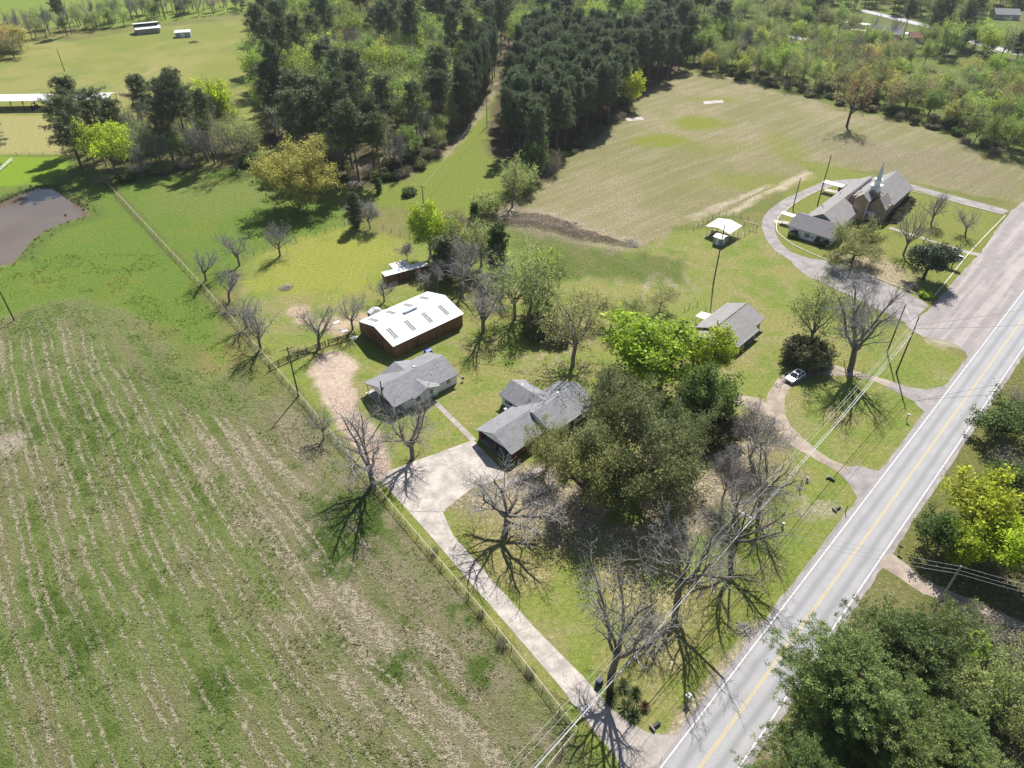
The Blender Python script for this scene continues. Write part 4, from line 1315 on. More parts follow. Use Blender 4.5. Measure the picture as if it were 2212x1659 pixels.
def tubes(segs, lo, hi, sides):
    A = np.array([s for s in segs if lo <= s[0] <= hi])
    if not len(A):
        return None
    p0, r0, p1, r1 = A[:, 1:4], A[:, 4], A[:, 5:8], A[:, 8]
    d = unit(p1 - p0)
    ref = np.where(np.abs(d[:, 2:3]) > .9, np.array([[1., 0, 0]]), np.array([[0, 0, 1.]]))
    u = unit(np.cross(d, ref))
    w = np.cross(d, u)
    an = np.arange(sides) * 2 * math.pi / sides
    ring = u[:, None, :] * np.cos(an)[None, :, None] + w[:, None, :] * np.sin(an)[None, :, None]
    V = np.concatenate([p0[:, None] + ring * r0[:, None, None], p1[:, None] + ring * r1[:, None, None]], 1).reshape(-1, 3)
    b = np.arange(len(A))[:, None] * sides * 2
    k = np.arange(sides)[None]
    k2 = (k + 1) % sides
    F = np.stack([b + k, b + k2, b + k2 + sides, b + k + sides], -1).reshape(-1, 4)
    return V, F


def leaf_cards(rng, cen, per, spread, size, cols, up=.5, flat=.75, outward=None, slim=.6, clump=.14, leafv=.16):
    """Diamond leaves round every centre; colours mix between the given ones, clump by clump."""
    n = len(cen)
    c = np.repeat(cen, per, 0) + rng.normal(0, 1, (n * per, 3)) * np.array([spread, spread, spread * flat])
    N = n * per
    nrm = rng.normal(0, 1, (N, 3)) + np.array([0, 0, up])
    if outward is not None:
        nrm += unit(c - outward) * .7
    nrm = unit(nrm)
    a = unit(np.cross(nrm, rng.normal(0, 1, (N, 3))))
    b = np.cross(nrm, a)
    s = size * rng.uniform(.45, 1.5, (N, 1))
    V = np.stack([c + a * s, c + b * s * slim, c - a * s, c - b * s * slim], 1).reshape(-1, 3)
    F = np.arange(N * 4).reshape(-1, 4)
    t = np.clip(np.repeat(rng.random(n), per) * .6 + rng.random(N) * .4, 0, 1)[:, None]
    cols = np.array(cols)
    col = cols[0] * (1 - t) + cols[1] * t
    v = np.exp(np.repeat(rng.normal(0, clump, n), per) + rng.normal(0, leafv, N))[:, None]
    return V, F, np.clip(col * v, 0, 1)


def needles(rng, cen, dirs, per, length, width, cols):
    """Pine puffs: slim blades that fan out from each centre, leaning along the shoot."""
    n = len(cen)
    N = n * per
    d = unit(rng.normal(0, 1, (N, 3)) + np.repeat(dirs, per, 0) * .7 + np.array([0, 0, .35]))
    c = np.repeat(cen, per, 0) + rng.normal(0, .42, (N, 3)) * length
    w = unit(np.cross(d, rng.normal(0, 1, (N, 3)))) * width * rng.uniform(.7, 1.3, (N, 1))
    l = length * rng.uniform(.6, 1.15, (N, 1))
    V = np.stack([c, c + d * l * .55 + w, c + d * l, c + d * l * .55 - w], 1).reshape(-1, 3)
    F = np.arange(N * 4).reshape(-1, 4)
    t = np.clip(np.repeat(rng.random(n), per) * .6 + rng.random(N) * .4, 0, 1)[:, None]
    cols = np.array(cols)
    v = np.exp(np.repeat(rng.normal(0, .16, n), per) + rng.normal(0, .14, N))[:, None]
    return V, F, np.clip((cols[0] * (1 - t) + cols[1] * t) * v, 0, 1)


def norm_size(segs, pts, h, w):
    """Scale factors that bring a grown skeleton to height h and width w."""
    A = np.array([s[5:8] for s in segs])
    return h / A[:, 2].max(), w / (2 * np.percentile(np.hypot(A[:, 0], A[:, 1]), 94))


def skeleton(rng, S, h, w, lean=0.0):
    segs, tips = [], []
    grow(rng, np.zeros(3), unit(np.array([lean, lean * .5, 1.0])), S['L0'], S['r0'], 0, S, segs, tips)
    kz, kx = norm_size(segs, tips, h, w)
    out = [(s[0], s[1] * kx, s[2] * kx, s[3] * kz, s[4], s[5] * kx, s[6] * kx, s[7] * kz, s[8]) for s in segs]
    return out, np.array(tips) * np.array([kx, kx, kz])


def wood(segs, hi=9, fine_sides=3):
    parts = []
    for lo, h2, sd in ((0, 0, 9), (1, 1, 7), (2, 2, 5), (3, 3, 4), (4, 9, fine_sides)):
        r = tubes(segs, lo, min(h2, hi), sd)
        if r and lo <= hi:
            parts.append(r)
    return parts


SB = dict(L0=3.4, r0=.44, n=[3, 7, 6, 3, 2], wig=[.05, .17, .20, .22, .24], up=[.02, .07, .05, .03, .02], tip=[.8, .35, .35, .4, .5],
          k=[7, 8, 6, 4], st=[.62, .22, .2, .15], ang=[46, 46, 46, 46], len=[1.85, .54, .54, .58], rr=[.64, .55, .52, .6], rmin=.016, max=4)


def proto_bare(name, seed, h, w, over=None):
    rng = np.random.default_rng(seed)
    S = dict(SB)
    S.update(over or {})
    segs, tips = skeleton(rng, S, h, w)
    big = [(v, f, 0, None) for v, f in wood([s for s in segs if s[0] <= 1])]
    fine = [(v, f, 0, None) for v, f in wood([s for s in segs if s[0] > 1])]
    return mesh_np(name + '_trunk', big, [M['bark']]), mesh_np(name + '_crown', fine, [M['twig']]), segs, tips


SL = dict(L0=4.0, r0=.36, n=[3, 5, 4, 2], wig=[.05, .14, .18, .2], up=[.02, .06, .05, .03], tip=[.8, .35, .35, .4],
          k=[7, 7, 5], st=[.6, .25, .25], ang=[44, 46, 46], len=[1.7, .55, .55], rr=[.58, .55, .5], rmin=.02, max=3)


def proto_leafy(name, seed, h, w, cols, per=14, spread=.55, size=.26, over=None, bark='bark', thin=1.0, up=.5, mat='leaf', join=False, hi=9, clump=.22):
    rng = np.random.default_rng(seed)
    S = dict(SL)
    S.update(over or {})
    segs, tips = skeleton(rng, S, h, w)
    if thin < 1:
        tips = tips[rng.random(len(tips)) < thin]
    cen = np.array([0, 0, h * .45])
    lv = leaf_cards(rng, tips, per, spread, size, cols, up=up, outward=cen, clump=clump)
    wd = [(v, f, 0, None) for v, f in wood(segs, hi)]
    if join:
        return mesh_np(name, wd + [(lv[0], lv[1], 1, lv[2])], [M[bark], M[mat]])
    low = [(v, f, 0, None) for v, f in wood([s for s in segs if s[0] <= 3], hi)]
    return mesh_np(name + '_trunk', low, [M[bark]]), mesh_np(name + '_crown', [(lv[0], lv[1], 0, lv[2])], [M[mat]])


def proto_pine(name, seed, h, w, cols, base=.45, nb=46, puffs=4, per=26, length=.75, width=.07, shape='round', join=False, r0=None):
    rng = np.random.default_rng(seed)
    segs, cen, dr = [], [], []
    r0 = r0 or h * .0125
    px, py = rng.normal(0, .012, 2) * h
    lb1, lb2 = rng.random(2) * 6.28
    prev = np.zeros(3)
    n = 9
    for i in range(n):
        t = (i + 1) / n
        q = np.array([px * t * t, py * t * t, h * .97 * t])
        segs.append((0, *prev, r0 * (1 - .85 * i / n), *q, r0 * (1 - .85 * t)))
        prev = q
    for j in range(nb):
        t = (j + rng.random()) / nb
        z = h * (base + (1 - base) * t * .97)
        ph = j * 2.4 + rng.normal(0, .3)
        lob = 1 + .28 * math.sin(ph * 2 + lb1 + 5 * t) + .18 * math.sin(ph * 3 + lb2 - 4 * t)
        if shape == 'round':
            q = .12 + .80 * t
            prof = max(0, 1 - (2 * q - .92) ** 2) ** .5 * lob
        elif shape == 'cone':
            prof = (1 - t) ** .75 * .95 + .06
        else:
            q = .30 + .62 * t
            prof = max(0, 1 - (2 * q - 1.0) ** 2) ** .5 * (.75 + .25 * lob)
        L = w / 2 * prof * rng.uniform(.72, 1.15)
        upa = rng.uniform(.0, .35) + .5 * t
        d = unit(np.array([math.cos(ph), math.sin(ph), upa]))
        s = np.array([px * (z / h) ** 2, py * (z / h) ** 2, z])
        p = s
        for k in range(3):
            d = unit(d + rng.normal(0, .12, 3) + np.array([0, 0, .06]))
            q = p + d * L / 3
            segs.append((2, *p, r0 * .22 * (1 - k * .28), *q, r0 * .22 * (.72 - k * .22)))
            p = q
        for k in range(puffs):
            f = .30 + .72 * (k + rng.random()) / puffs
            c = s + (p - s) * f + rng.normal(0, 1, 3) * np.array([.11, .11, .09]) * min(max(L, .8), 4)
            cen.append(c)
            dr.append(d)
    cen.append(np.array([px, py, h]))
    dr.append(np.array([0, 0, 1.]))
    V, F, T = needles(rng, np.array(cen), np.array(dr), per, length, width, cols)
    wd = [(v, f, 0, None) for v, f in wood(segs)]
    if join:
        return mesh_np(name, wd + [(V, F, 1, T)], [M['bark_pine'], M['needle']])
    return mesh_np(name + '_trunk', wd, [M['bark_pine']]), mesh_np(name + '_crown', [(V, F, 0, T)], [M['needle']])


def proto_shrub(name, seed, h, w, cols, n=220, per=12, spread=.22, size=.16, mat='leaf', stems=9, twiggy=False, join=False):
    rng = np.random.default_rng(seed)
    segs, tips = [], []
    S = dict(n=[3, 3, 2], wig=[.12, .18, .2], up=[.08, .04, .02], tip=[.5, .4, .4], k=[5, 5], st=[.25, .2], ang=[36, 40], len=[.55, .6], rr=[.6, .6], rmin=.012, max=2)
    for i in range(stems):
        a = i * 2.4
        d = unit(np.array([math.cos(a) * rng.uniform(.2, 1.0), math.sin(a) * rng.uniform(.2, 1.0), 1.0]))
        grow(rng, np.array([math.cos(a), math.sin(a), 0]) * .12 * w, d, 2.0, .05, 0, S, segs, tips)
    kz, kx = norm_size(segs, tips, h, w)
    segs = [(s[0] + 1, s[1] * kx, s[2] * kx, s[3] * kz, s[4], s[5] * kx, s[6] * kx, s[7] * kz, s[8]) for s in segs]
    tips = np.array(tips) * np.array([kx, kx, kz])
    wd = [(v, f, 0, None) for v, f in wood(segs)]
    lv = leaf_cards(rng, tips, per, spread, size, cols, outward=np.array([0, 0, h * .3]))
    if join:
        return mesh_np(name, wd + [(lv[0], lv[1], 1, lv[2])], [M['twig'], M[mat]])
    return mesh_np(name + '_stems', wd, [M['twig']]), mesh_np(name + '_crown', [(lv[0], lv[1], 0, lv[2])], [M[mat]])


LIME = [(.43, .55, .032), (.28, .41, .028)]
YLIME = [(.48, .53, .045), (.31, .40, .035)]
GOLD = [(.47, .44, .11), (.35, .345, .085)]
SAGE = [(.32, .37, .12), (.23, .28, .09)]
OAKC = [(.235, .27, .105), (.135, .168, .066)]
OLIV = [(.27, .275, .098), (.165, .185, .066)]
PINE = [(.150, .185, .074), (.082, .110, .052)]
PINEN = [(.205, .265, .075), (.115, .16, .052)]
PLANT = [(.150, .190, .086), (.085, .115, .058)]
DKGRN = [(.125, .19, .040), (.075, .130, .030)]
MAGN = [(.095, .125, .062), (.055, .080, .042)]
GRNT = [(.30, .39, .095), (.20, .29, .065)]
RUST = [(.42, .31, .15), (.31, .26, .11)]

K = {}     # kind -> list of (trunk mesh, crown mesh, height, width)


def addk(kind, h, w, res):
    K.setdefault(kind, []).append((res[0], res[1], h, w))


for i, ov in enumerate((dict(), dict(ang=[40, 44, 46, 46], k=[6, 8, 6, 4]), dict(ang=[46, 48, 46, 44], k=[7, 8, 6, 4], up=[.02, .10, .07, .05, .03]))):
    addk('bare', 16, 14, proto_bare('bare', 100 + i, 16, 14, ov))
for i in range(3):
    addk('bare_small', 11, 8, proto_bare('bare_small', 120 + i, 11, 8, dict(k=[6 + i, 7, 5, 4], ang=[30 + 4 * i, 40, 44, 46], L0=1.8, r0=.24, rr=[.64, .55, .55, .6], rmin=.016)))
addk('bare_giant', 22, 18, proto_bare('bare_giant', 131, 22, 18, dict(k=[8, 8, 7, 6], ang=[34, 42, 44, 44], r0=.62, L0=5.2)))
addk('bare_fine', 11, 10, proto_bare('bare_fine', 133, 11, 10, dict(k=[10, 8, 7, 6], ang=[30, 34, 40, 44], r0=.2, L0=2.0, rmin=.018)))
addk('oak', 15, 17, proto_leafy('oak', 141, 15, 17, OAKC, 34, .58, .16, dict(k=[8, 8, 6], ang=[52, 48, 48]), bark='bark_dark'))
addk('oak', 15, 17, proto_leafy('oak', 142, 15, 17, OAKC, 32, .58, .16, dict(k=[8, 8, 6], ang=[55, 50, 46]), bark='bark_dark'))
addk('oak_olive', 11, 14, proto_leafy('oak_olive', 143, 11, 14, OLIV, 18, .52, .15, dict(k=[7, 8, 6], ang=[54, 50, 46], L0=3.0), bark='bark_dark'))
addk('oak_olive', 11, 14, proto_leafy('oak_olive', 144, 11, 14, OLIV, 18, .52, .15, dict(k=[8, 7, 6], ang=[50, 50, 46], L0=3.0), bark='bark_dark'))
for i in range(2):
    addk('lime', 14, 13, proto_leafy('lime', 151 + i, 14, 13, LIME, 17, .55, .24, dict(k=[7, 7, 6], ang=[46, 48, 46])))
    addk('yellow_lime', 14, 12, proto_leafy('yellow_lime', 155 + i, 14, 12, YLIME, 16, .55, .24))
    addk('half', 14, 12, proto_leafy('half', 161 + i, 14, 12, SAGE, 7, .45, .17, thin=.9))
    addk('green', 12, 11, proto_leafy('green', 165 + i, 12, 11, DKGRN, 16, .55, .23))
addk('sparse', 18, 17, proto_leafy('sparse', 170, 18, 17, [(.40, .42, .16), (.29, .31, .11)], 9, .42, .14, dict(k=[7, 8, 6], ang=[48, 46, 46], r0=.45, L0=4.8), thin=.85))
addk('sparse', 8, 9, proto_leafy('sparse_small', 171, 8, 9, [(.40, .42, .16), (.29, .31, .11)], 8, .35, .12, dict(L0=2.0, r0=.2), thin=.8))
addk('gold', 18, 20, proto_leafy('gold', 175, 18, 20, GOLD, 30, .66, .23, dict(k=[8, 8, 6], ang=[46, 46, 46])))
addk('rusty', 16, 15, proto_leafy('rusty', 177, 16, 15, RUST, 6, .45, .18, dict(k=[6, 7, 5], ang=[50, 46, 46], L0=5.2, r0=.5), bark='bark_dark'))
addk('magnolia', 9, 8, proto_leafy('magnolia', 179, 9, 8, MAGN, 20, .42, .20, dict(L0=2.2), bark='bark_dark', mat='needle'))
for i in range(3):
    addk('pine', 27, 10, proto_pine('pine', 181 + i, 27, 10, PINE, (.42, .32, .5)[i], (70, 80, 64)[i], 7, 30, .62, .075))
addk('pine_big', 22, 13, proto_pine('pine_big', 187, 22, 13, PINEN, .20, 210, 18, 38, .34, .035, r0=.34))
addk('pine_big', 20, 12, proto_pine('pine_big', 188, 20, 12, PINEN, .22, 200, 18, 38, .34, .035, r0=.32))
for i in range(2):
    addk('cedar', 10, 4, proto_pine('cedar', 191 + i, 10, 4, DKGRN if i else PINE, .05, 90, 5, 26, .42, .07, 'dome'))
addk('shrub_green', 3, 4, proto_shrub('shrub_green', 201, 3, 4, DKGRN, per=12))
addk('shrub_dark', 5, 8, proto_shrub('shrub_dark', 203, 5, 8, [(.15, .16, .065), (.09, .10, .042)], per=24, spread=.42, size=.20, mat='needle', stems=16))
addk('shrub_sage', 6, 7, proto_shrub('shrub_sage', 205, 6, 7, SAGE, per=9, spread=.35, size=.16, stems=14))
addk('shrub_bare', 5, 6, proto_shrub('shrub_bare', 207, 5, 6, [(.22, .20, .12), (.17, .15, .09)], per=2, spread=.25, size=.10, stems=22))
addk('shrub_lime', 3, 4, proto_shrub('shrub_lime', 209, 3, 4, LIME, per=12))

# joined, lighter models for woods
KF = {}
for i in range(4):
    KF.setdefault('pine', []).append((proto_pine('wood_pine', 300 + i, 26, 9, PINE, (.5, .42, .58, .46)[i], 50, 7, 20, .80, .12, join=True), 26, 9))
for i in range(3):
    KF.setdefault('plantation', []).append((proto_pine('plantation_pine', 310 + i, 21, 6.2, PLANT, .40, 52, 6, 20, .70, .10, 'dome', join=True), 21, 6.2))
farS = dict(k=[6, 6, 4], n=[3, 4, 3, 2], r0=.30)
for kname, cols, per, sz, n in (('lime', [(.34, .43, .065), (.23, .32, .055)], 20, .26, 2), ('ylime', [(.40, .44, .085), (.27, .32, .065)], 20, .26, 1), ('half', SAGE, 9, .20, 2), ('green', GRNT, 16, .25, 2), ('gold', GOLD, 16, .26, 1), ('rusty', RUST, 9, .20, 1), ('olive', OLIV, 14, .23, 1), ('darkleaf', DKGRN, 18, .26, 1)):
    for i in range(n):
        KF.setdefault(kname, []).append((proto_leafy('wood_' + kname, 330 + i + 7 * len(KF), 17, 12, cols, per, .75, sz, dict(farS, ang=[36, 44, 44], L0=6.0), join=True), 17, 12))
for i in range(3):
    rng_ = np.random.default_rng(360 + i)
    sg, tp = skeleton(rng_, dict(SB, k=[5, 6, 5, 3], ang=[28, 38, 42, 42], L0=6.0, r0=.26, rmin=.03), 17, 9)
    KF.setdefault('bare', []).append((mesh_np('wood_bare', [(v, f, 0, None) for v, f in wood([s for s in sg if s[0] <= 1])] + [(v, f, 1, None) for v, f in wood([s for s in sg if s[0] > 1])], [M['bark'], M['twig']]), 17, 9))
KF['scrub'] = [(proto_shrub('wood_scrub', 371, 3, 4, [(.16, .17, .06), (.11, .12, .045)], per=5, spread=.35, size=.22, join=True), 3, 4),
               (proto_shrub('wood_scrub', 373, 3, 4, [(.10, .14, .03), (.07, .11, .025)], per=8, spread=.35, size=.22, join=True), 3, 4),
               (proto_shrub('wood_scrub', 375, 3, 4, [(.22, .19, .12), (.17, .15, .10)], per=2, spread=.35, size=.14, join=True, stems=14), 3, 4)]

used = {}


def tree(kind, name, base, top, width, label, cat='tree', var=None, rz=None, group=None, world=None, h=None):
    """One tree: base pixel, top pixel (or metres), crown width in metres."""
    x, y = world or P(*base)
    if h is None:
        h = height_at(top[0], top[1], y)
    lst = K[kind]
    i = used.get(kind, 0)
    used[kind] = i + 1
    tm, cm, ph_, pw_ = lst[(i if var is None else var) % len(lst)]
    rz = rz if rz is not None else (i * 2.4 + len(kind)) % 6.28
    o = thing(name, label, cat, (x, y, -.05), rz, group)
    o.scale = (width / pw_, width / pw_, h / ph_)
    shrub = kind.startswith('shrub')
    if kind in ('bare', 'bare_small'):
        o.scale = (o.scale[0] * 1.25, o.scale[1] * 1.25, o.scale[2])
    obj('stems' if shrub else 'trunk', tm, o)
    obj('crown', cm, o)
    return o


# --- bare trees round the white house and along its fence
tree('bare', 'bare_tree', (806, 1048), (782, 880), 13.5, 'leafless grey tree at the edge of the hay field beside the driveway pad', var=1)
tree('bare', 'bare_tree', (891, 990), (887, 853), 11.5, 'leafless tree on the lawn corner above the concrete pad', var=2)
tree('bare', 'bare_tree', (1094, 1143), (1082, 985), 15, 'leafless spreading tree casting its shadow across the concrete driveway', var=0)
tree('bare', 'bare_tree', (1320, 1459), (1302, 1219), 13, 'large leafless tree beside the driveway mouth and spiky plants', var=1, rz=1.0)
tree('bare', 'bare_tree', (1464, 1296), (1440, 1092), 13, 'leafless tree under the overhead wires in the front lawn', var=2, rz=2.2)
tree('bare', 'bare_tree', (1578, 1206), (1575, 985), 12, 'leafless tree standing next to the roadside pole with crossarm', var=0, rz=3.0)
tree('bare', 'bare_tree', (1640, 1100), (1638, 930), 10, 'leafless tree right of the big oak near the gravel drive', var=1, rz=4.1)
tree('bare_fine', 'bare_tree', (1620, 990), (1628, 870), 10.5, 'rounded brownish twiggy tree inside the bend of the gravel loop')
tree('bare_fine', 'bare_tree', (1560, 1080), (1555, 960), 9, 'pale twiggy tree at the dark edge of the oak shade', rz=2)
tree('bare_giant', 'bare_tree', (1836, 800), (1838, 596), 19, 'giant leafless tree whose branching shadow covers the loop lawn', rz=.6)
for b, t, w, l in (((445, 606), (432, 525), 7.5, 'leafless tree by the cream rail fence, nearest the pond pasture'),
                   ((518, 574), (500, 490), 8, 'leafless tree just inside the fence, second row back'),
                   ((605, 552), (592, 475), 7.5, 'lone leafless tree by the cross fence, its shadow on yellow grass'),
                   ((496, 652), (478, 568), 8, 'leafless tree leaning over the rail fence above the stripes'),
                   ((533, 708), (520, 635), 7.5, 'leafless tree tucked behind another at the rail fence'),
                   ((563, 755), (552, 655), 8.5, 'leafless tree just before the dark board fence corner'),
                   ((690, 752), (680, 655), 10, 'leafless multi limbed tree growing through the board fence'),
                   ((762, 712), (752, 632), 7, 'leafless tree at the barn end of the board fence'),
                   ((830, 652), (822, 600), 6, 'small leafless tree between the brown trailer and barn shed'),
                   ((947, 637), (950, 560), 8, 'leafless tree behind the right end of the white barn roof'),
                   ((1951, 551), (1955, 440), 8, 'tall thin leafless tree in front of the church walk'),
                   ((2011, 485), (2026, 410), 7.5, 'leafless tree beyond the church walk, left of a smaller one'),
                   ((2085, 505), (2096, 445), 7.5, 'low leafless tree near the kerb corner of the church lawn')):
    tree('bare_small', 'bare_tree', b, t, w, l)
tree('bare', 'bare_tree', (1044, 716), (1042, 585), 13, 'leafless grey tree right of the white roofed barn', var=1, rz=.3)
tree('bare_small', 'bare_tree', (700, 948), (705, 880), 5, 'crooked leafless young tree on the fence line beside the red dirt')
tree('bare_fine', 'bare_tree', (880, 560), (884, 520), 5, 'fine leafless tree behind the small white shed')
tree('half', 'budding_tree', (1112, 688), (1105, 545), 13, 'budding grey green tree right of the barn, nearer of two')
tree('half', 'budding_tree', (1146, 668), (1150, 530), 14, 'budding tree with lime tips behind its greyer neighbour')
tree('bare', 'bare_tree', (1000, 630), (990, 530), 12, 'grey leafless tree crowding the clump behind the barn', var=2)
tree('sparse', 'budding_tree', (1237, 790), (1240, 605), 18, 'big budding tree with pale yellow haze above the house roof', var=0)
tree('sparse', 'budding_tree', (1374, 696), (1378, 628), 8, 'small budding pale yellow tree left of the brick house', var=1)
tree('sparse', 'budding_tree', (1425, 668), (1430, 618), 8, 'low yellow budding tree behind the bright lime tree', var=1)
# --- oaks and the leafy trees of the yard
tree('oak', 'oak_tree', (1372, 1055), (1375, 748), 20.5, 'huge dense olive oak beside the white house, largest crown in the yard', var=0, h=18.5, world=P(1372, 1055))
tree('oak', 'oak_tree', (1448, 1015), (1450, 830), 12.5, 'dense olive oak forming the right flank of the great crown', var=1, h=13.5)
tree('oak', 'oak_tree', (1330, 960), (1325, 790), 14, 'dense oak behind the great crown, hanging over the house roof', var=1, h=15, rz=2.5)
tree('oak_olive', 'oak_tree', (1258, 1085), (1258, 930), 12.5, 'olive oak in front of the white house garage', var=0)
tree('oak_olive', 'oak_tree', (1180, 1010), (1178, 910), 8.5, 'small yellowish oak touching the garage roof edge', var=1)
tree('lime', 'bright_tree', (1425, 835), (1440, 690), 22, 'brilliant lime green tree between the two houses', var=0)
tree('lime', 'bright_tree', (1535, 815), (1535, 705), 12, 'lime green tree touching the brick house roof', var=1)
tree('green', 'green_tree', (1508, 915), (1550, 790), 11.5, 'mid green tree with forked trunk beside the dirt path', var=0)
tree('shrub_dark', 'dark_shrub', (1540, 945), None, 9, 'dark evergreen thicket right of the great oak', cat='shrub', h=5.5)
tree('shrub_dark', 'dark_shrub', (1736, 783), None, 9.5, 'broad dark evergreen bush behind the white parked car', cat='shrub', h=5)
tree('half', 'budding_tree', (1746, 752), (1748, 590), 11.5, 'yellow green budding tree above the dark bush and car', var=1)
tree('oak_olive', 'oak_tree', (1839, 568), (1843, 482), 16, 'rounded olive oak in front of the church wing', var=1)
tree('magnolia', 'magnolia_tree', (1994, 603), (2005, 520), 9.5, 'dark glossy magnolia beside the church sign')
tree('shrub_lime', 'garden_shrub', (1998, 640), None, 3, 'small bright shrub beneath the dark magnolia', cat='shrub', h=1.4)
tree('shrub_dark', 'dark_shrub', (1168, 722), None, 7, 'dark evergreen bush under the budding trees above the house', cat='shrub', h=5)
tree('shrub_dark', 'dark_shrub', (1205, 735), None, 5, 'smaller dark bush left of the big budding tree trunk', cat='shrub', h=3.5)
tree('bare', 'bare_tree', (1085, 640), (1085, 545), 10, 'grey leafless tree between the dark cedar and the budding pair', var=0, rz=5)
tree('half', 'budding_tree', (1185, 640), (1190, 552), 9, 'short lime tipped tree at the back edge of the budding pair', var=0)
tree('yellow_lime', 'bright_tree', (1172, 618), (1185, 545), 8, 'small yellow lime tree at the back of the budding pair', var=1)
tree('sparse', 'budding_tree', (1275, 700), (1280, 625), 10, 'pale budding tree behind the big one above the house', var=1, rz=1)
tree('sparse', 'budding_tree', (1320, 705), (1325, 640), 8, 'pale budding tree left of the low yellow pair', var=1, rz=3)
# --- clump behind the barn and trailer
tree('lime', 'bright_tree', (930, 556), (930, 430), 13, 'bright yellow green tree standing above the trailer', var=1)
tree('half', 'budding_tree', (1010, 580), (1000, 473), 13, 'soft green budding tree right of the bright one', var=0)
tree('half', 'budding_tree', (1040, 575), (1040, 465), 11, 'pale budding tree next to the dark cedar', var=1)
tree('cedar', 'cedar_tree', (1075, 590), (1075, 490), 6, 'dark green cedar at the right of the barn clump', var=1)
tree('cedar', 'cedar_tree', (960, 600), (962, 515), 7, 'dark cedar in shade behind the brown trailer', var=0)
tree('shrub_bare', 'bare_shrub', (985, 500), None, 7, 'bare twiggy thicket behind the bright yellow tree', cat='shrub', h=7)
tree('bare_fine', 'bare_tree', (1010, 600), (1010, 510), 12, 'grey twiggy tree in the middle of the barn clump')
tree('cedar', 'cedar_tree', (1025, 478), (1027, 440), 3, 'small cedar at the end of the bare thicket', var=1)
tree('shrub_sage', 'sage_shrub', (1052, 464), None, 9, 'grey green bushy thicket at the corner of the tan field', cat='shrub', h=7)
tree('half', 'budding_tree', (1107, 446), (1118, 335), 11, 'tall thin trunked budding tree beside the spoil heap', var=1)
tree('shrub_sage', 'sage_shrub', (1122, 415), None, 11, 'grey green rounded thicket at the foot of the plantation', cat='shrub', h=9)
tree('green', 'green_tree', (1155, 388), (1152, 303), 8.5, 'soft green rounded tree at the plantation corner', var=1)
tree('shrub_bare', 'bare_shrub', (1190, 375), None, 7, 'bare brown thicket against the dark plantation', cat='shrub', h=9)
tree('yellow_lime', 'bright_tree', (1358, 234), (1366, 148), 11, 'pale yellow green tree on the edge of the dark plantation', var=0)
tree('cedar', 'cedar_tree', (770, 492), (768, 418), 4.5, 'dark cedar at the left of the bare thicket by the cross fence', var=0)
tree('bare_fine', 'bare_tree', (800, 494), (800, 425), 9.5, 'dense grey twiggy tree next to the cross fence cedar')
tree('bare_fine', 'bare_tree', (752, 462), (752, 440), 4, 'low grey thicket left of the cross fence cedar')
tree('cedar', 'cedar_tree', (819, 416), (819, 386), 2.6, 'little bright cedar alone at the edge of the woods', var=1)
tree('shrub_green', 'garden_shrub', (884, 421), None, 4.4, 'small round bush alone in the grass corridor', cat='shrub', h=2.4)
# --- left pasture trees
tree('gold', 'golden_oak', (655, 440), (650, 298), 22, 'golden yellow oak alone at the front of the woods')
tree('sparse', 'budding_tree', (512, 368), (490, 235), 19, 'broad greyish budding tree at the right of the pond grove', var=0)
tree('rusty', 'brown_oak', (1829, 273), (1843, 140), 15.5, 'rusty crowned oak alone in the tan field')
for b, t, w, l, v in (((180, 372), (160, 210), 15, 'dark pine leftmost in the pond grove', 1), ((235, 340), (207, 196), 13, 'dark pine behind the leftmost one of the pond grove', 0),
                      ((415, 343), (398, 163), 12, 'tallest dark pine in the middle of the pond grove', 2), ((375, 350), (352, 215), 9, 'slim dark pine beside the tallest of the grove', 0),
                      ((-10, 350), (-15, 255), 14, 'dark pine cut off by the left edge of the view', 1)):
    tree('pine', 'pine_tree', b, t, w, l, 'pine tree', var=v)
tree('yellow_lime', 'bright_tree', (252, 380), (248, 255), 15, 'yellow green tree in front of the dark pond grove pines', var=1)
tree('lime', 'bright_tree', (495, 290), (450, 160), 15, 'lime green tree behind the tallest grove pine', var=0)
for b, t, w, l in (((318, 310), (300, 205), 12, 'thin leafless tree between the pines of the pond grove'), ((345, 345), (335, 255), 9, 'grey leafless tree in shade of the pond grove'),
                   ((310, 382), (318, 320), 8, 'small leafless tree at the front of the pond grove'), ((450, 350), (445, 245), 12, 'leafless tree right of the tallest grove pine'),
                   ((480, 355), (470, 270), 9, 'leafless tree beside the broad budding one')):
    tree('bare', 'bare_tree', b, t, w, l)
for i, (b, w, h, k) in enumerate((((225, 395), 6, 3, 'shrub_bare'), ((275, 392), 5, 3, 'shrub_green'), ((545, 355), 8, 4, 'shrub_green'), ((400, 360), 9, 4, 'shrub_bare'), ((350, 372), 8, 3.5, 'shrub_sage'))):
    tree(k, 'grove_shrub', b, None, w, ('brownish low thicket in the shade near the fence end', 'green low bush at the fence end', 'green thicket joining the grove to the woods', 'grey thicket under the grove pines', 'sage coloured bush in front of the grove')[i], cat='shrub', h=h)
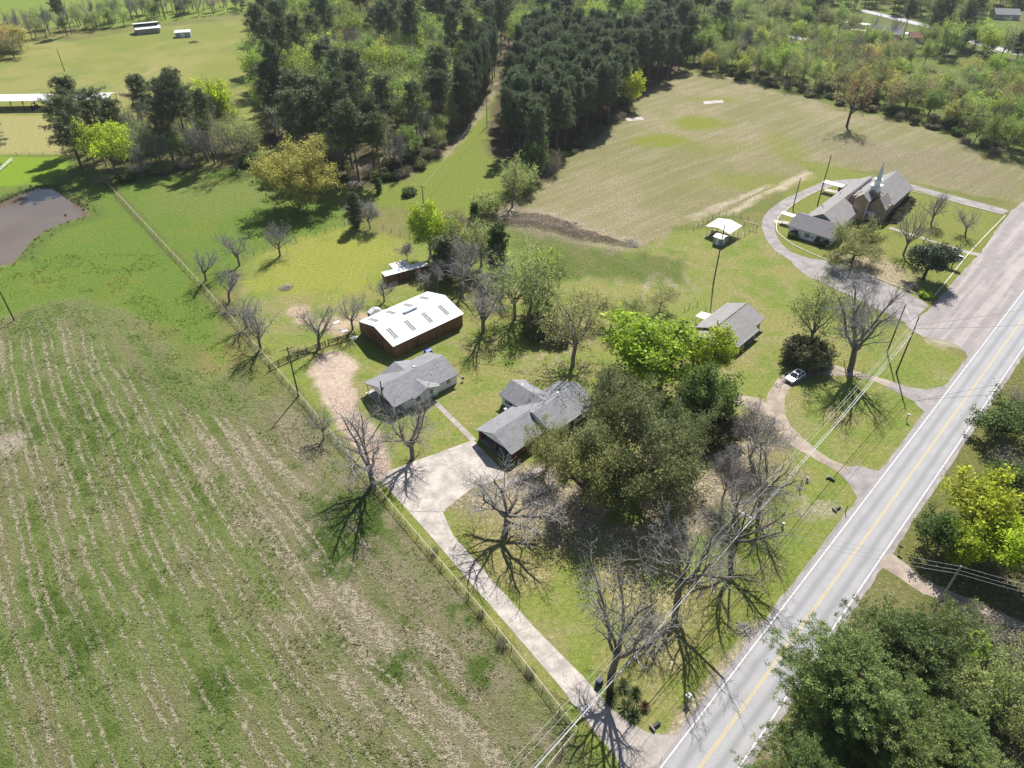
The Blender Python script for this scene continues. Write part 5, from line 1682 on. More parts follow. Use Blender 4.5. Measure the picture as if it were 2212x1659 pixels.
# --- right side across the road
tree('yellow_lime', 'bright_tree', None, None, 12.5, 'bright yellow green tree at the right, nearest the lane', var=0, world=P(2125, 1075, 8), h=13)
tree('lime', 'bright_tree', None, None, 12, 'lime green tree cut off by the right edge above the lane', var=0, world=P(2195, 1185, 7), h=12.5)
tree('green', 'bright_tree', None, None, 10, 'soft green tree behind, at the right edge', var=1, world=P(2210, 1040, 7), h=11)
tree('lime', 'bright_tree', None, None, 9, 'lime green tree low over the shaded lane', var=1, world=P(2090, 1170, 5.5), h=9.5)
tree('green', 'green_tree', None, None, 8, 'shaded green tree left of the bright roadside trees', var=0, world=P(2045, 1150, 5), h=8.5)
tree('green', 'green_tree', None, None, 10.5, 'mid green tree at the right edge over the verge', var=1, world=P(2180, 905, 4.5), h=8)
tree('shrub_bare', 'bare_shrub', (2190, 1010), None, 9, 'grey bare thicket below the mid green roadside tree', cat='shrub', h=4.5)
tree('shrub_bare', 'bare_shrub', (2215, 880), None, 8, 'grey bare thicket at the far right verge', cat='shrub', h=4)
tree('pine_big', 'pine_tree', None, None, 15.5, 'big foreground pine with its crown over the road edge', 'pine tree', var=0, world=P(1830, 1500, 13), h=19)
tree('pine_big', 'pine_tree', None, None, 15, 'big pine behind the foremost one, near the lane', 'pine tree', var=1, world=P(1965, 1430, 12), h=18)
tree('pine_big', 'pine_tree', None, None, 13, 'dense pine between the two big ones and the bottom corner', 'pine tree', var=0, rz=4, world=P(1910, 1610, 12), h=18)
tree('pine_big', 'pine_tree', None, None, 10, 'pine top cut by the bottom edge of the view', 'pine tree', var=1, rz=3, world=P(1740, 1705, 12), h=16)
tree('pine_big', 'pine_tree', None, None, 11, 'pine in the bottom corner, crown half out of view', 'pine tree', var=0, rz=1.5, world=P(2060, 1650, 10), h=15)
tree('half', 'budding_tree', (2150, 1560), (2140, 1420), 9, 'budding tree in the thicket of the bottom right corner', var=0)
tree('half', 'budding_tree', (2190, 1680), (2190, 1530), 8, 'budding tree at the lowest right corner', var=1)
tree('shrub_sage', 'sage_shrub', (2060, 1480), None, 7, 'grey green thicket behind the foreground pines', cat='shrub', h=4)
tree('shrub_lime', 'garden_shrub', (2098, 1405), None, 4.2, 'lime green bush in the brush below the lane', cat='shrub', h=2.6)
tree('shrub_bare', 'bare_shrub', (2170, 1420), None, 9, 'dark bare brush below the lane at the right edge', cat='shrub', h=4)
tree('shrub_bare', 'bare_shrub', (2110, 1360), None, 7, 'bare brush along the shaded lane', cat='shrub', h=3)
tree('shrub_sage', 'sage_shrub', (2170, 1540), None, 8, 'grey thicket by the right edge below the brush', cat='shrub', h=4.5)
# fence line weeds and small shrubs of the yard
for b, w, h, l in (((1084, 1392), 2.0, 1.6, 'dark bush on the rail fence halfway down the driveway'), ((940, 1195), 1.3, 1.5, 'dry weed clump on the rail fence near the pad'), ((1040, 1330), 1.3, 1.3, 'dry weed clump on the rail fence above the dark bush'), ((1146, 1455), 1.5, 1.4, 'dry weed clump on the rail fence near its lower end')):
    tree('shrub_bare', 'fence_shrub', b, None, w, l, cat='shrub', h=h)
tree('shrub_bare', 'garden_shrub', (1400, 1340), None, 2.6, 'dark upright bush left of the lawn tree under the wires', cat='shrub', h=3.4)
tree('shrub_green', 'hedge_shrub', (1712, 512), None, 2.6, 'dark clipped shrub at the left end of the church wing', cat='shrub', h=1.7)
tree('shrub_dark', 'hedge_shrub', (1775, 528), None, 3.6, 'dark shrub at the right end of the church wing wall', cat='shrub', h=2)
for i, (a_, n_) in enumerate(((1.5, 1.6), (4, 1.5), (6.5, 1.6), (9.5, 1.4), (12.5, 1.3), (15.5, 1.2), (18, 1.0))):
    A_ = math.radians(41.5)
    x = 110.55 + math.sin(A_) * a_ + math.cos(A_) * n_
    y = 196.17 + math.cos(A_) * a_ - math.sin(A_) * n_
    tree('shrub_dark', 'hedge_shrub', None, None, 2.8, 'dark shrub in the bed along the long church wall', cat='shrub', h=1.9 + .3 * (i % 3), world=(x, y), group='shrubs along the church wall')

# --- woods: one object per tree
rngw = random.Random(5)
NP = np.random.default_rng(9)


def inside(pt, poly):
    return poly_sd(np.array([pt[0]]), np.array([pt[1]]), poly)[0] > 0


WOODLBL = {
    'pine': ('pine_tree', 'pine tree', 'tall dark pine with bare lower trunk in the woods'),
    'plantation': ('plantation_pine', 'pine tree', 'slim dark pine packed in the even plantation beside the tan field'),
    'lime': ('bright_tree', 'tree', 'lime green leafing tree in the woods'), 'ylime': ('bright_tree', 'tree', 'yellow green leafing tree in the woods'),
    'half': ('budding_tree', 'tree', 'grey green budding tree in the woods'), 'green': ('green_tree', 'tree', 'soft green leafing tree in the woods'),
    'gold': ('golden_tree', 'tree', 'golden budding oak in the woods'), 'rusty': ('brown_tree', 'tree', 'rusty brown budding tree in the woods'),
    'olive': ('olive_tree', 'tree', 'olive green tree in the woods'), 'darkleaf': ('broadleaf_tree', 'tree', 'dark green broadleaf tree in the woods'),
    'bare': ('leafless_tree', 'tree', 'slim leafless grey tree in the woods'), 'scrub': ('undergrowth_shrub', 'shrub', 'low undergrowth bush at the edge of the woods')}


def wood_tree(kind, x, y, h, w, where):
    lst = KF[kind]
    me, ph_, pw_ = lst[rngw.randrange(len(lst))]
    nm, cat, lb = WOODLBL[kind]
    o = obj(nm, me, None, (x, y, -.1))
    o.rotation_euler = (rngw.gauss(0, .025), rngw.gauss(0, .025), rngw.random() * 6.28)
    o.scale = (w / pw_, w / pw_, h / ph_)
    lb2 = lb.replace('in the woods', where).replace('at the edge of the woods', where)
    tag(o, lb2, cat, lb2.split(' in ')[0].split(' along ')[0] + ' trees ' + where if kind != 'plantation' else 'plantation pines')
    return o


def in_view(x, y, m=12):
    dist = math.hypot(y, CAM_H)
    return abs(x) < .735 * (y * CP + CAM_H * SP) + m


def scatter(poly, step, mix, where, hs=1.0, jit=.42, rot=0.0, avoid=()):
    xs, ys = [p[0] for p in poly], [p[1] for p in poly]
    cx, cy = (min(xs) + max(xs)) / 2, (min(ys) + max(ys)) / 2
    R = max(max(xs) - min(xs), max(ys) - min(ys)) * .75
    names, wts = list(mix), [mix[k][0] for k in mix]
    pts = []
    n = int(R / step)
    for i in range(-n, n + 1):
        for j in range(-n, n + 1):
            u, v = (i + rngw.uniform(-jit, jit) + .5 * (j % 2)) * step, (j + rngw.uniform(-jit, jit)) * step
            x, y = cx + u * math.cos(rot) - v * math.sin(rot), cy + u * math.sin(rot) + v * math.cos(rot)
            if in_view(x, y):
                pts.append((x, y))
    A = np.array(pts)
    ok = poly_sd(A[:, 0], A[:, 1], poly) > 0
    for av in avoid:
        ok &= poly_sd(A[:, 0], A[:, 1], av) < 0
    cnt = 0
    # species come in drifts
    dr = fbm(A[:, 0] / 22, A[:, 1] / 22, 131, 2)
    for (x, y), o_, d_ in zip(pts, ok, dr):
        if not o_:
            continue
        k = rngw.choices(names, wts)[0]
        lo, hi, wlo, whi = mix[k][1:]
        if k == 'pine' and d_ < .40 and rngw.random() < .6:
            k2 = [q for q in names if q not in ('pine', 'scrub')]
            if k2:
                k = rngw.choice(k2)
                lo, hi, wlo, whi = mix[k][1:]
        wood_tree(k, x, y, rngw.uniform(lo, hi) * hs, rngw.uniform(wlo, whi), where)
        cnt += 1
    return cnt


counts = {}
plantation = PL((1078, 325), (1120, 352), (1160, 376), (1204, 338), (1297, 290), (1380, 202), (1440, 174), (1475, 152)) + [(92, 378), (60, 392), (30, 396), (6, 392), (2, 340)]
counts['plantation'] = scatter(plantation, 6.05, {'plantation': (1, 18.5, 24, 6.2, 8.2)}, '', jit=.30, rot=math.radians(46))
rows_edge = PL((1010, 285), (1035, 238), (1062, 190), (1070, 160), (1050, 150), (1015, 210), (985, 270))
counts['row'] = scatter(rows_edge, 3.4, {'plantation': (1, 21, 24.5, 4.8, 6.2)}, '', jit=.25, rot=math.radians(10))
near_pines = PL((590, 296), (640, 350), (700, 390), (745, 392), (760, 360), (700, 320), (620, 280), (580, 260))
counts['near pines'] = scatter(near_pines, 7.4, {'pine': (5, 24, 32, 9, 13), 'bare': (2, 14, 18, 6, 8), 'half': (1, 12, 16, 7, 9)}, 'at the front of the middle woods')
front = PL((745, 398), (800, 400), (870, 386), (960, 325), (1000, 280), (970, 260), (880, 300), (800, 340), (750, 360))
counts['front'] = scatter(front, 7.2, {'pine': (5, 19, 28, 8, 12), 'half': (2, 12, 16, 7, 9), 'bare': (3, 12, 17, 6, 9), 'green': (1, 9, 13, 7, 9)}, 'at the front of the middle woods')
mid = PL((560, 250), (600, 285), (700, 325), (760, 358), (880, 300), (975, 258), (1010, 200), (1040, 150), (1060, 110), (560, 70))
counts['mid'] = scatter(mid, 8.6, {'pine': (1.3, 20, 30, 9, 13), 'lime': (1.5, 15, 20, 11, 14), 'half': (4, 14, 19, 10, 13), 'green': (2.5, 14, 19, 10, 13), 'bare': (3, 14, 19, 8, 11), 'gold': (.7, 13, 17, 10, 13), 'ylime': (.4, 14, 18, 9, 12)}, 'inside the middle woods')
back = [P(545, 62), P(1060, 108), P(1072, 140), P(1090, 128), (30, 398), (92, 380), (110, 400), (105, 470), (60, 660), (-160, 660)]
counts['back'] = scatter(back, 11.0, {'pine': (4, 20, 30, 10, 14), 'lime': (1.5, 15, 20, 11, 14), 'half': (3, 14, 21, 10, 13), 'green': (2.5, 14, 20, 10, 13), 'bare': (1.4, 14, 19, 8, 11), 'gold': (.6, 13, 17, 10, 13)}, 'deep in the back woods')
ROADAV = [[(p[0], p[1]) for p in ribbon(spline(PL((2330, 118), (2212, 117), (2150, 103), (2110, 92), (2040, 66), (1985, 52), (1920, 36), (1860, 22)), 3), 16)], [(p[0], p[1]) for p in ribbon(spline(PL((1440, 46), (1475, 50), (1560, 60), (1680, 74), (1760, 88), (1850, 100)), 3), 14)]]
HOUSEAV = [PL((1780, 20), (2000, 40), (2000, 95), (1850, 90), (1780, 60)), PL((1940, 150), (2080, 165), (2080, 215), (1960, 210)), PL((2120, 20), (2300, 30), (2300, 110), (2120, 90))]
beltp = PL((1475, 152), (1558, 160), (1635, 176), (1705, 192), (1765, 204), (1850, 215), (1910, 245), (1981, 265), (2041, 280), (2141, 334), (2260, 352), (2330, 300), (2330, 180), (2100, 175), (1900, 110), (1760, 95), (1640, 80), (1475, 62))
mixb = {'half': (4, 11, 17, 7, 10.5), 'green': (3, 11, 16, 7, 10), 'bare': (3.2, 12, 18, 6.5, 9.5), 'lime': (1.6, 10, 16, 7, 10), 'ylime': (1.2, 9, 14, 7, 9), 'olive': (2, 9, 14, 8, 11), 'rusty': (1.2, 12, 16, 8, 12), 'darkleaf': (1, 10, 14, 7, 9), 'gold': (1, 10, 15, 8, 10)}
counts['belt'] = scatter(beltp, 8.2, mixb, 'in the tree belt behind the tan field', avoid=ROADAV + HOUSEAV)
farb = PL((1440, 52), (1640, 66), (1800, 88), (2000, 120), (2330, 170)) + [(470, 420), (420, 560), (300, 640), (100, 660), (60, 560)]
counts['farb'] = scatter(farb, 11, {'pine': (2.5, 16, 23, 9, 11), 'half': (2, 13, 20, 10, 13), 'green': (2, 13, 20, 10, 13), 'bare': (1.2, 13, 20, 8, 11), 'olive': (2, 12, 17, 11, 14), 'lime': (1.5, 12, 16, 10, 13), 'darkleaf': (1.5, 11, 14, 10, 13)}, 'in the far woods beyond the belt', avoid=ROADAV + HOUSEAV)
creek = PL((-60, 130), (20, 118), (60, 95), (130, 82), (230, 62), (300, 52), (420, 36), (545, 26), (545, 8), (400, 18), (240, 40), (100, 58), (-60, 90))
counts['creek'] = scatter(creek, 8.0, {'bare': (6, 12, 19, 7, 10), 'half': (2, 11, 16, 8, 11), 'green': (.8, 10, 14, 8, 10), 'darkleaf': (.8, 7, 9, 7, 9), 'rusty': (.5, 12, 15, 9, 12), 'pine': (.4, 18, 22, 8, 10)}, 'along the far creek')
grove = PL((150, 350), (230, 372), (310, 378), (400, 362), (505, 362), (548, 335), (505, 275), (420, 270), (330, 290), (230, 305), (160, 325))
counts['grove'] = scatter(grove, 6.2, {'bare': (4, 12, 18, 7, 10), 'half': (3, 11, 16, 9, 12), 'pine': (1.2, 20, 25, 8, 11), 'green': (1.2, 10, 13, 8, 10)}, 'in the grove by the pond')
tl = PL((-70, 135), (40, 125), (70, 98), (20, 95), (-70, 110))
counts['tl'] = scatter(tl, 9, {'gold': (2, 11, 15, 11, 14), 'rusty': (2, 12, 16, 11, 14), 'olive': (1, 10, 13, 10, 13)}, 'at the left edge of the far pasture')
top = [(-440, 640), (-420, 590), (-200, 600), (-160, 660), (60, 665), (60, 720), (-440, 720)]
counts['top'] = scatter(top, 14, {'pine': (2, 17, 24, 9, 11), 'half': (2, 12, 17, 10, 13), 'bare': (2, 12, 17, 9, 12), 'green': (2, 12, 17, 10, 13)}, 'along the far skyline')
for poly, st, wh in ((PL((560, 285), (600, 320), (700, 395), (870, 392), (965, 328), (990, 290), (940, 300), (860, 350), (760, 370), (660, 310)), 4.2, 'along the front of the middle woods'),
                     (PL((1475, 152), (1558, 166), (1705, 196), (1910, 252), (2041, 286), (2141, 338), (2200, 330), (2041, 262), (1900, 225), (1705, 170), (1558, 145)), 6.5, 'along the tree belt'),
                     (PL((1180, 362), (1215, 345), (1300, 297), (1390, 205), (1370, 195), (1280, 280), (1190, 335)), 6.5, 'along the plantation edge')):
    counts[wh] = scatter(poly, st, {'scrub': (1, 1.6, 3.6, 3, 5)}, wh)
print('woods', counts)

# ================================================================ FENCES, POLES, WIRES
def lerp(a, b, t):
    return tuple(a[i] + (b[i] - a[i]) * t for i in range(len(a)))


def resample(pts, step):
    d = [0]
    for a, b in zip(pts[:-1], pts[1:]):
        d.append(d[-1] + math.dist(a, b))
    n = max(1, round(d[-1] / step))
    return [along_line(pts, i / n) for i in range(n + 1)]


post_me = MB().tube([(0, 0, -.1), (0, 0, 1.25)], .055, 6).mesh('fence_post', [M['fence_wire']])
rf_ = thing('rail_fence', 'long wire fence with a cream top rail beside the hay field', 'fence', P(1247, 1584))
rf_.location = (0, 0, 0)
fpts = resample(PL((222, 389), (443, 626), (643, 853), (854, 1106), (1054, 1339), (1247, 1584)), 3.6)
fpts2 = resample(PL((1247, 1584), (1191, 1652), (1150, 1710)), 3.6)
for chain in (fpts, fpts2):
    for i, p in enumerate(chain):
        obj('post', post_me, rf_, (p[0], p[1], 0))
    for a, b in zip(chain[:-1], chain[1:]):
        MB().bar(a + (1.22,), b + (1.22,), .06).build('rail', M['rail_cream'], rf_)
wm_ = MB()
for chain in (fpts, fpts2):
    for a, b in zip(chain[:-1], chain[1:]):
        for z in (.3, .62, .94):
            wm_.bar(a + (z,), b + (z,), .018)
tag(wm_.build('wire_mesh', M['fence_wire'], rf_), kind='stuff')

# dark board fence with a gate
bf = thing('board_fence', 'dark four rail board fence between field and barn', 'fence', (0, 0, 0))
bpts = resample(PL((583, 800), (617, 783), (650, 770), (679, 758), (704, 748)), 2.4)
bp2 = resample(PL((710, 745), (740, 737), (768, 727)), 2.4)
for chain in (bpts, bp2):
    for p in chain:
        MB().box(p[0] - .08, p[0] + .08, p[1] - .08, p[1] + .08, -.1, 1.5).build('post', M['board_dark'], bf)
    for a, b in zip(chain[:-1], chain[1:]):
        for z in (.35, .68, 1.01, 1.34):
            MB().bar(a + (z,), b + (z,), .05, .13).build('board', M['board_dark'], bf)

# wire fences
wood_post = MB().tube([(0, 0, -.1), (0, 0, 1.35)], .06, 6).mesh('wood_post', [M['pole_wood']])


def wire_fence(label, pts, step=3.0, zs=(.35, .75, 1.15), r=.02):
    t = thing('wire_fence', label, 'fence', (0, 0, 0))
    ps = resample(pts, step)
    for p in ps:
        obj('post', wood_post, t, (p[0], p[1], 0))
    w = MB()
    for a, b in zip(ps[:-1], ps[1:]):
        for z in zs:
            w.bar(a + (z,), b + (z,), r)
    w.build('wire', M['fence_wire'], t)
    return t


wire_fence('wire fence crossing the grass from bare trees to the cedar clump', PL((548, 552), (640, 523), (745, 488)), 3.2)
wire_fence('short wire fence between the cedar clump and the bright tree', PL((828, 494), (862, 508), (905, 524)), 3.2)
wire_fence('wire fence along the edge of the vivid green paddock', PL((37, 336), (95, 335), (152, 334)), 4.5, r=.03)
wire_fence('wire fence between the pond grove and the golden oak', PL((543, 338), (575, 358), (610, 384)), 3.5, r=.03)
pf = wire_fence('chain fence round the picnic shelter', PL((1497, 497), (1540, 472), (1580, 463), (1625, 480), (1640, 486), (1600, 515), (1562, 533)), 2.6, (.3, .6, .9, 1.2), .02)
wire_fence('short wire fence beside the brick house, left piece', PL((1478, 674), (1492, 662), (1506, 660)), 2.0)
wire_fence('short wire fence behind the brick house, right piece', PL((1524, 672), (1548, 684), (1560, 690)), 2.0)
wfm = thing('white_fence', 'white rail fence at the far left below the pine', 'fence', (0, 0, 0))
wps = resample(PL((-60, 418), (0, 372), (28, 348)), 4.0)
for p in wps:
    MB().box(p[0] - .08, p[0] + .08, p[1] - .08, p[1] + .08, 0, 1.3).build('post', M['white_paint'], wfm)
for a, b in zip(wps[:-1], wps[1:]):
    for z in (.6, 1.15):
        MB().bar(a + (z,), b + (z,), .12, .16).build('rail', M['white_paint'], wfm)
sw = thing('swing_frame', 'pale horizontal bar on posts behind the picnic shelter', 'frame', P(1606, 490), math.radians(-40))
MB().bar((0, 0, 1.9), (4.2, 0, 1.9), .14).build('top_bar', M['rail_cream'], sw)
for x in (.1, 4.1):
    MB().bar((x, 0, 0), (x, 0, 1.9), .1).build('post', M['pole_grey'], sw)


def pole(label, base, h, arms=0, az=43.75, mat='pole_wood', r=.15, name='utility_pole', arm_mat=None, can=False):
    x, y = P(*base) if isinstance(base[0], int) else base
    t = thing(name, label, 'pole', (x, y, 0), math.radians(90 - az))
    MB().tube([(0, 0, -.2), (0, 0, h * .5), (0, 0, h)], [r * 1.15, r * .95, r * .72], 9).build('pole', M[mat], t)
    for k in range(arms):
        z = h - .45 - k * 1.1
        MB().box(-.06, .06, -1.2, 1.2, z, z + .12).build('crossarm', M[arm_mat or mat], t)
        for yy in (-1.1, -.35, 1.1):
            MB().tube([(0, yy, z + .12), (0, yy, z + .34)], .05, 6).build('insulator', M['white_paint'], t)
    if can:
        MB().tube([(.28, 0, h - 2.2), (.28, 0, h - 1.3)], .2, 10).build('transformer', M['plastic_grey'], t)
    return t, (x, y, h)


hA = 12.6
pA, tA = pole('roadside utility pole with pale crossarm among the bare lawn trees', (34.0, 70.2), 12.3, 1, arm_mat='white_paint')
pB, tB = pole('dark utility pole near the lot corner with shadow across the apron, nearer of two', (1936, 805), 13.9)
pC, tC = pole('dark utility pole behind its taller neighbour near the lot corner', (1916, 761), 12.2)
pD, tD = pole('utility pole with crossarm on the fence line by the red dirt yard', (645, 855), 12.0, 1, az=143)
pG_, tG = pole('utility pole rising in front of the white cottage', (832, 899), 8.6, can=True)
pE, tE = pole('dark pole at the left edge of the hay field', (31, 692), 10.5)
pole('dark pole alone in the far pasture', (140, 154), 10, r=.17)
pole('dark pole standing in front of the pale small shed', (1541, 612), 16.2, r=.16)
pole('dark pole at the bend of the church drive', (1713, 449), 9.4, r=.15)
pole('tall dark pole beside the rear church canopy', (1766, 443), 15.5, r=.16)
pole('grey pole in the mown corridor by the plantation', (1052, 273), 11.0, r=.15, mat='pole_grey')
pole('short pole with crossarm above the bright yellow tree', (915, 445), 6.5, 1, az=20)
pR, tR = pole('pale pole beside the shaded lane across the road', (2016, 1322), 10.6, 0, mat='pole_grey')

# the wires
e1 = (math.sin(RA), math.cos(RA))


def wire(label, a, b, sag, r=.03, mat='wire', group=None, n=14):
    pts = []
    for i in range(n + 1):
        t = i / n
        p = lerp(a, b, t)
        pts.append((p[0], p[1], p[2] - sag * 4 * t * (1 - t)))
    o = MB().tube(pts, r, 5).build('power_line', M[mat])
    return tag(o, label, 'wire', group)


span = math.dist(tA[:2], tB[:2])
dirv = ((tB[0] - tA[0]) / span, (tB[1] - tA[1]) / span)
perp = (dirv[1], -dirv[0])
pZ = (tA[0] - dirv[0] * 62, tA[1] - dirv[1] * 62)


def off(p, d, z):
    return (p[0] + perp[0] * d, p[1] + perp[1] * d, z)


for d, z, r, mt, lb in ((-1.1, 12.2, .022, 'wire', 'outermost left overhead wire beside the road'), (-.35, 12.2, .022, 'wire', 'second overhead wire beside the road'),
                        (1.1, 12.2, .022, 'wire', 'right hand overhead wire beside the road'), (.1, 9.6, .025, 'wire', 'low overhead wire beside the road'),
                        (.15, 8.5, .055, 'cable', 'thick grey overhead cable, lowest of the roadside lines')):
    zb = z + (tB[2] - tA[2]) * .8
    wire(lb + ', upper span', off(tA, d, z), off(tB, d * .3, zb), 1.1, r, mt)
    wire(lb + ', lower span', off(pZ, d, z), off(tA, d, z), 1.0, r, mt)
for d, z, nm in ((-.1, 12.0, 'upper'), (.1, 11.2, 'lower')):
    far_ = P(2212, 664 if nm == 'upper' else 690, 12)
    q = (tB[0] + (far_[0] - tB[0]) * 1.5, tB[1] + (far_[1] - tB[1]) * 1.5, z)
    wire(nm + ' dark wire crossing the road from the lot corner pole', (tB[0], tB[1], z), q, .6, .03, 'fence_wire')
wire('wire joining the two dark poles near the lot corner', (tB[0], tB[1], 11.8), (tC[0], tC[1], 11.6), .2, .02)
for k, (z, z2) in enumerate(((11.9, 10.5), (10.4, 9.7), (9.3, 9.0))):
    lb = ('top', 'middle', 'bottom')[k] + ' wire crossing the road to the pale pole'
    wire(lb, (tA[0], tA[1], z), (tR[0], tR[1], z2), .7, .022)
    dx, dy = tR[0] - tA[0], tR[1] - tA[1]
    wire(('top', 'middle', 'bottom')[k] + ' wire running right from the pale pole', (tR[0], tR[1], z2), (tR[0] + dx * 1.3, tR[1] + dy * 1.3 - 2, z2), .7, .022)
wire('thin service wire from the fence line pole to the cottage pole', (tD[0], tD[1], 11.2), (tG[0], tG[1], 8.4), .5, .018, 'fence_wire')
p1, p2 = P(1052, 273), P(915, 445)
wire('pale wire along the mown corridor', (p2[0], p2[1], 6.2), (p1[0], p1[1], 10.6), 1.5, .03, 'wire')

# ================================================================ CAR, SMALL THINGS
def make_car(name, label, loc, rz, paint, cat='car', group=None):
    t = thing(name, label, cat, loc, rz, group)
    L, W = 4.6, 1.82
    low = [(-2.3, .38), (-2.28, .95), (-1.9, 1.06), (1.0, 1.02), (2.05, .86), (2.28, .66), (2.3, .38)]
    b = MB().prism([(p[0], p[1]) for p in low], -W / 2, W / 2, 'y')
    b.build('body', M[paint], t)
    # tapered cabin of glass with pillars and roof
    w0, w1 = W / 2 - .06, W / 2 - .24
    base = [(-2.15, 1.04), (1.05, 1.0)]
    topz, tx0, tx1 = 1.6, -1.75, .15
    vs = [(-2.15, -w0, 1.03), (1.1, -w0, .99), (1.1, w0, .99), (-2.15, w0, 1.03), (tx0, -w1, topz), (tx1, -w1, topz), (tx1, w1, topz), (tx0, w1, topz)]
    c = MB()
    c._add(vs, [(0, 1, 5, 4), (1, 2, 6, 5), (2, 3, 7, 6), (3, 0, 4, 7), (4, 5, 6, 7)])
    c.build('windows', M['glass'], t)
    r = MB().box(tx0 - .08, tx1 + .08, -w1 - .02, w1 + .02, topz + .003, topz + .07)
    for s in (-1, 1):
        r.bar((1.1, s * w0, 1.0), (tx1, s * w1, topz), .09).bar((-2.15, s * w0, 1.03), (tx0, s * w1, topz), .12).bar((-.6, s * (w0 + .01), 1.02), (-.7, s * (w1 + .02), topz), .08)
    r.build('roof', M[paint], t)
    MB().box(-1.2, -.1, -w1 + .12, w1 - .12, topz + .072, topz + .085).build('sunroof', M['glass'], t)
    wheel = MB().tube([(0, -.12, 0), (0, .12, 0)], .34, 14).mesh('wheel', [M['rubber']])
    rim = MB().tube([(0, -.13, 0), (0, .13, 0)], .2, 10).mesh('rim', [M['plastic_grey']])
    for x in (-1.4, 1.42):
        for s in (-1, 1):
            w_ = obj('wheel', wheel, t, (x, s * (W / 2 - .1), .34))
            obj('rim', rim, w_)
    for s in (-1, 1):
        MB().box(2.1, 2.27, s * .62 - .2, s * .62 + .2, .68, .84).build('headlight', M['vent_metal'], t)
        MB().box(-2.33, -2.26, s * .7 - .15, s * .7 + .15, .75, 1.0).build('tail_light', M['red_paint'], t)
        MB().box(.75, .95, s * (W / 2 + .02), s * (W / 2 + .2), .98, 1.12).build('mirror', M[paint], t)
    MB().box(2.27, 2.32, -.55, .55, .42, .62).build('grille', M['dark_metal'], t)
    return t


make_car('parked_car', 'white parked car with dark glass roof on the gravel loop', (59.2, 118.5, .03), math.radians(180 + 38), 'car_white')
x, y = P(2142, 117)
make_car('driving_car', 'pale car on the curving road at the far right', (x, y, .04), math.radians(100), 'car_white')
x, y = P(2122, 92)
make_car('driving_car', 'dark car farther up the curving road', (x, y, .04), math.radians(110), 'dark_metal')


def mailbox(label, base, boxes=1, h=1.15, rz=0.0, mat='white_paint'):
    t = thing('mailbox', label, 'mailbox', P(*base), rz)
    MB().box(-.05, .05, -.05, .05, -.05, h).build('post', M['board_dark'], t)
    for k in range(boxes):
        y = (k - (boxes - 1) / 2) * .42
        prof = [(y - .14, h), (y + .14, h), (y + .14, h + .16), (y + .08, h + .27), (y - .08, h + .27), (y - .14, h + .16)]
        MB().prism(prof, -.32, .32, 'x').build('box', M[mat], t)
    if boxes > 1:
        MB().box(-.25, .25, -.45, .45, h - .05, h - .003).build('shelf', M['board_dark'], t)
    return t


mailbox('pair of white mailboxes on one dark post beside the road', (1484, 1514), 2, 1.25, math.radians(-45))
mailbox('white mailbox on a crooked dark post near the gravel loop entrance', (1958, 908), 1, 1.35, math.radians(-45))
mailbox('dark mailbox across the road by the lane', (1941, 1192), 1, 1.2, math.radians(-45), 'dark_metal')

# church sign: white illuminated cabinet on a post
sg = thing('church_sign', 'wide blue and white sign cabinet on a post by the parking lot', 'sign', (0, 0, 0))
sx, sy = P(2055, 577)
sg.location = (sx, sy, 0)
sg.rotation_euler = (0, 0, math.radians(-38))
MB().box(-.1, .1, -.1, .1, 0, 1.9).build('post', M['dark_metal'], sg)
MB().box(-1.6, 1.6, -.12, .12, 1.8, 3.5).build('cabinet', M['sign_navy'], sg)
MB().box(-1.5, 1.5, -.16, -.121, 1.9, 2.95).build('face_panel', M['sign_face'], sg)
MB().box(-1.65, 1.65, -.18, .18, 3.5, 3.6).build('top_cap', M['white_paint'], sg)
fp = thing('flag_pole', 'thin bare flag pole on the church lawn', 'pole', P(2013, 500))
MB().tube([(0, 0, 0), (0, 0, 7)], [.06, .03], 6).build('pole', M['plastic_grey'], fp)
gs = thing('lawn_marker', 'short white tapered marker beside the dark magnolia', 'marker', P(1993 + 70 * 0 + 45, 560))
MB().tube([(0, 0, 0), (0, 0, 1.6)], [.22, .06], 8).build('cone', M['white_paint'], gs)

# spiky plants at the driveway mouth
def spiky(label, base, h, w, cols, seed, n=150):
    rng = np.random.default_rng(seed)
    N = n
    ph, el = rng.random(N) * 6.28, rng.uniform(.15, 1.45, N)
    L = h * rng.uniform(.75, 1.1, N) * (.7 + .3 * np.sin(el))
    seg = []
    d = np.stack([np.cos(ph) * np.cos(el) * w / h / 1.2, np.sin(ph) * np.cos(el) * w / h / 1.2, np.sin(el)], 1)
    side = unit(np.cross(d, np.array([[0, 0, 1.]]))) * .035
    b = np.stack([np.cos(ph), np.sin(ph), np.zeros(N)], 1) * .12
    mid = b + d * L[:, None] * .6
    tip = b + d * L[:, None] - np.array([0, 0, 1.]) * (L * .22 * np.cos(el))[:, None]
    V = np.stack([b - side, b + side, mid + side, mid - side, mid - side, mid + side, tip + side * .15, tip - side * .15], 1).reshape(-1, 3)
    o = np.arange(N)[:, None] * 8
    Fc = np.concatenate([o + np.array([[0, 1, 2, 3]]), o + np.array([[4, 5, 6, 7]])])
    t = rng.random(N)[:, None]
    c = np.array(cols)[0] * t + np.array(cols)[1] * (1 - t)
    x, y = P(*base)
    t_ = thing('spiky_plant', label, 'plant', (x, y, 0))
    obj('leaves', mesh_np('spiky_plant', [(V, Fc, 0, np.concatenate([c, c]))], [M['needle']]), t_)
    MB().tube([(0, 0, -.05), (0, 0, h * .3)], [.16, .08], 7).build('stem', M['bark_dark'], t_)


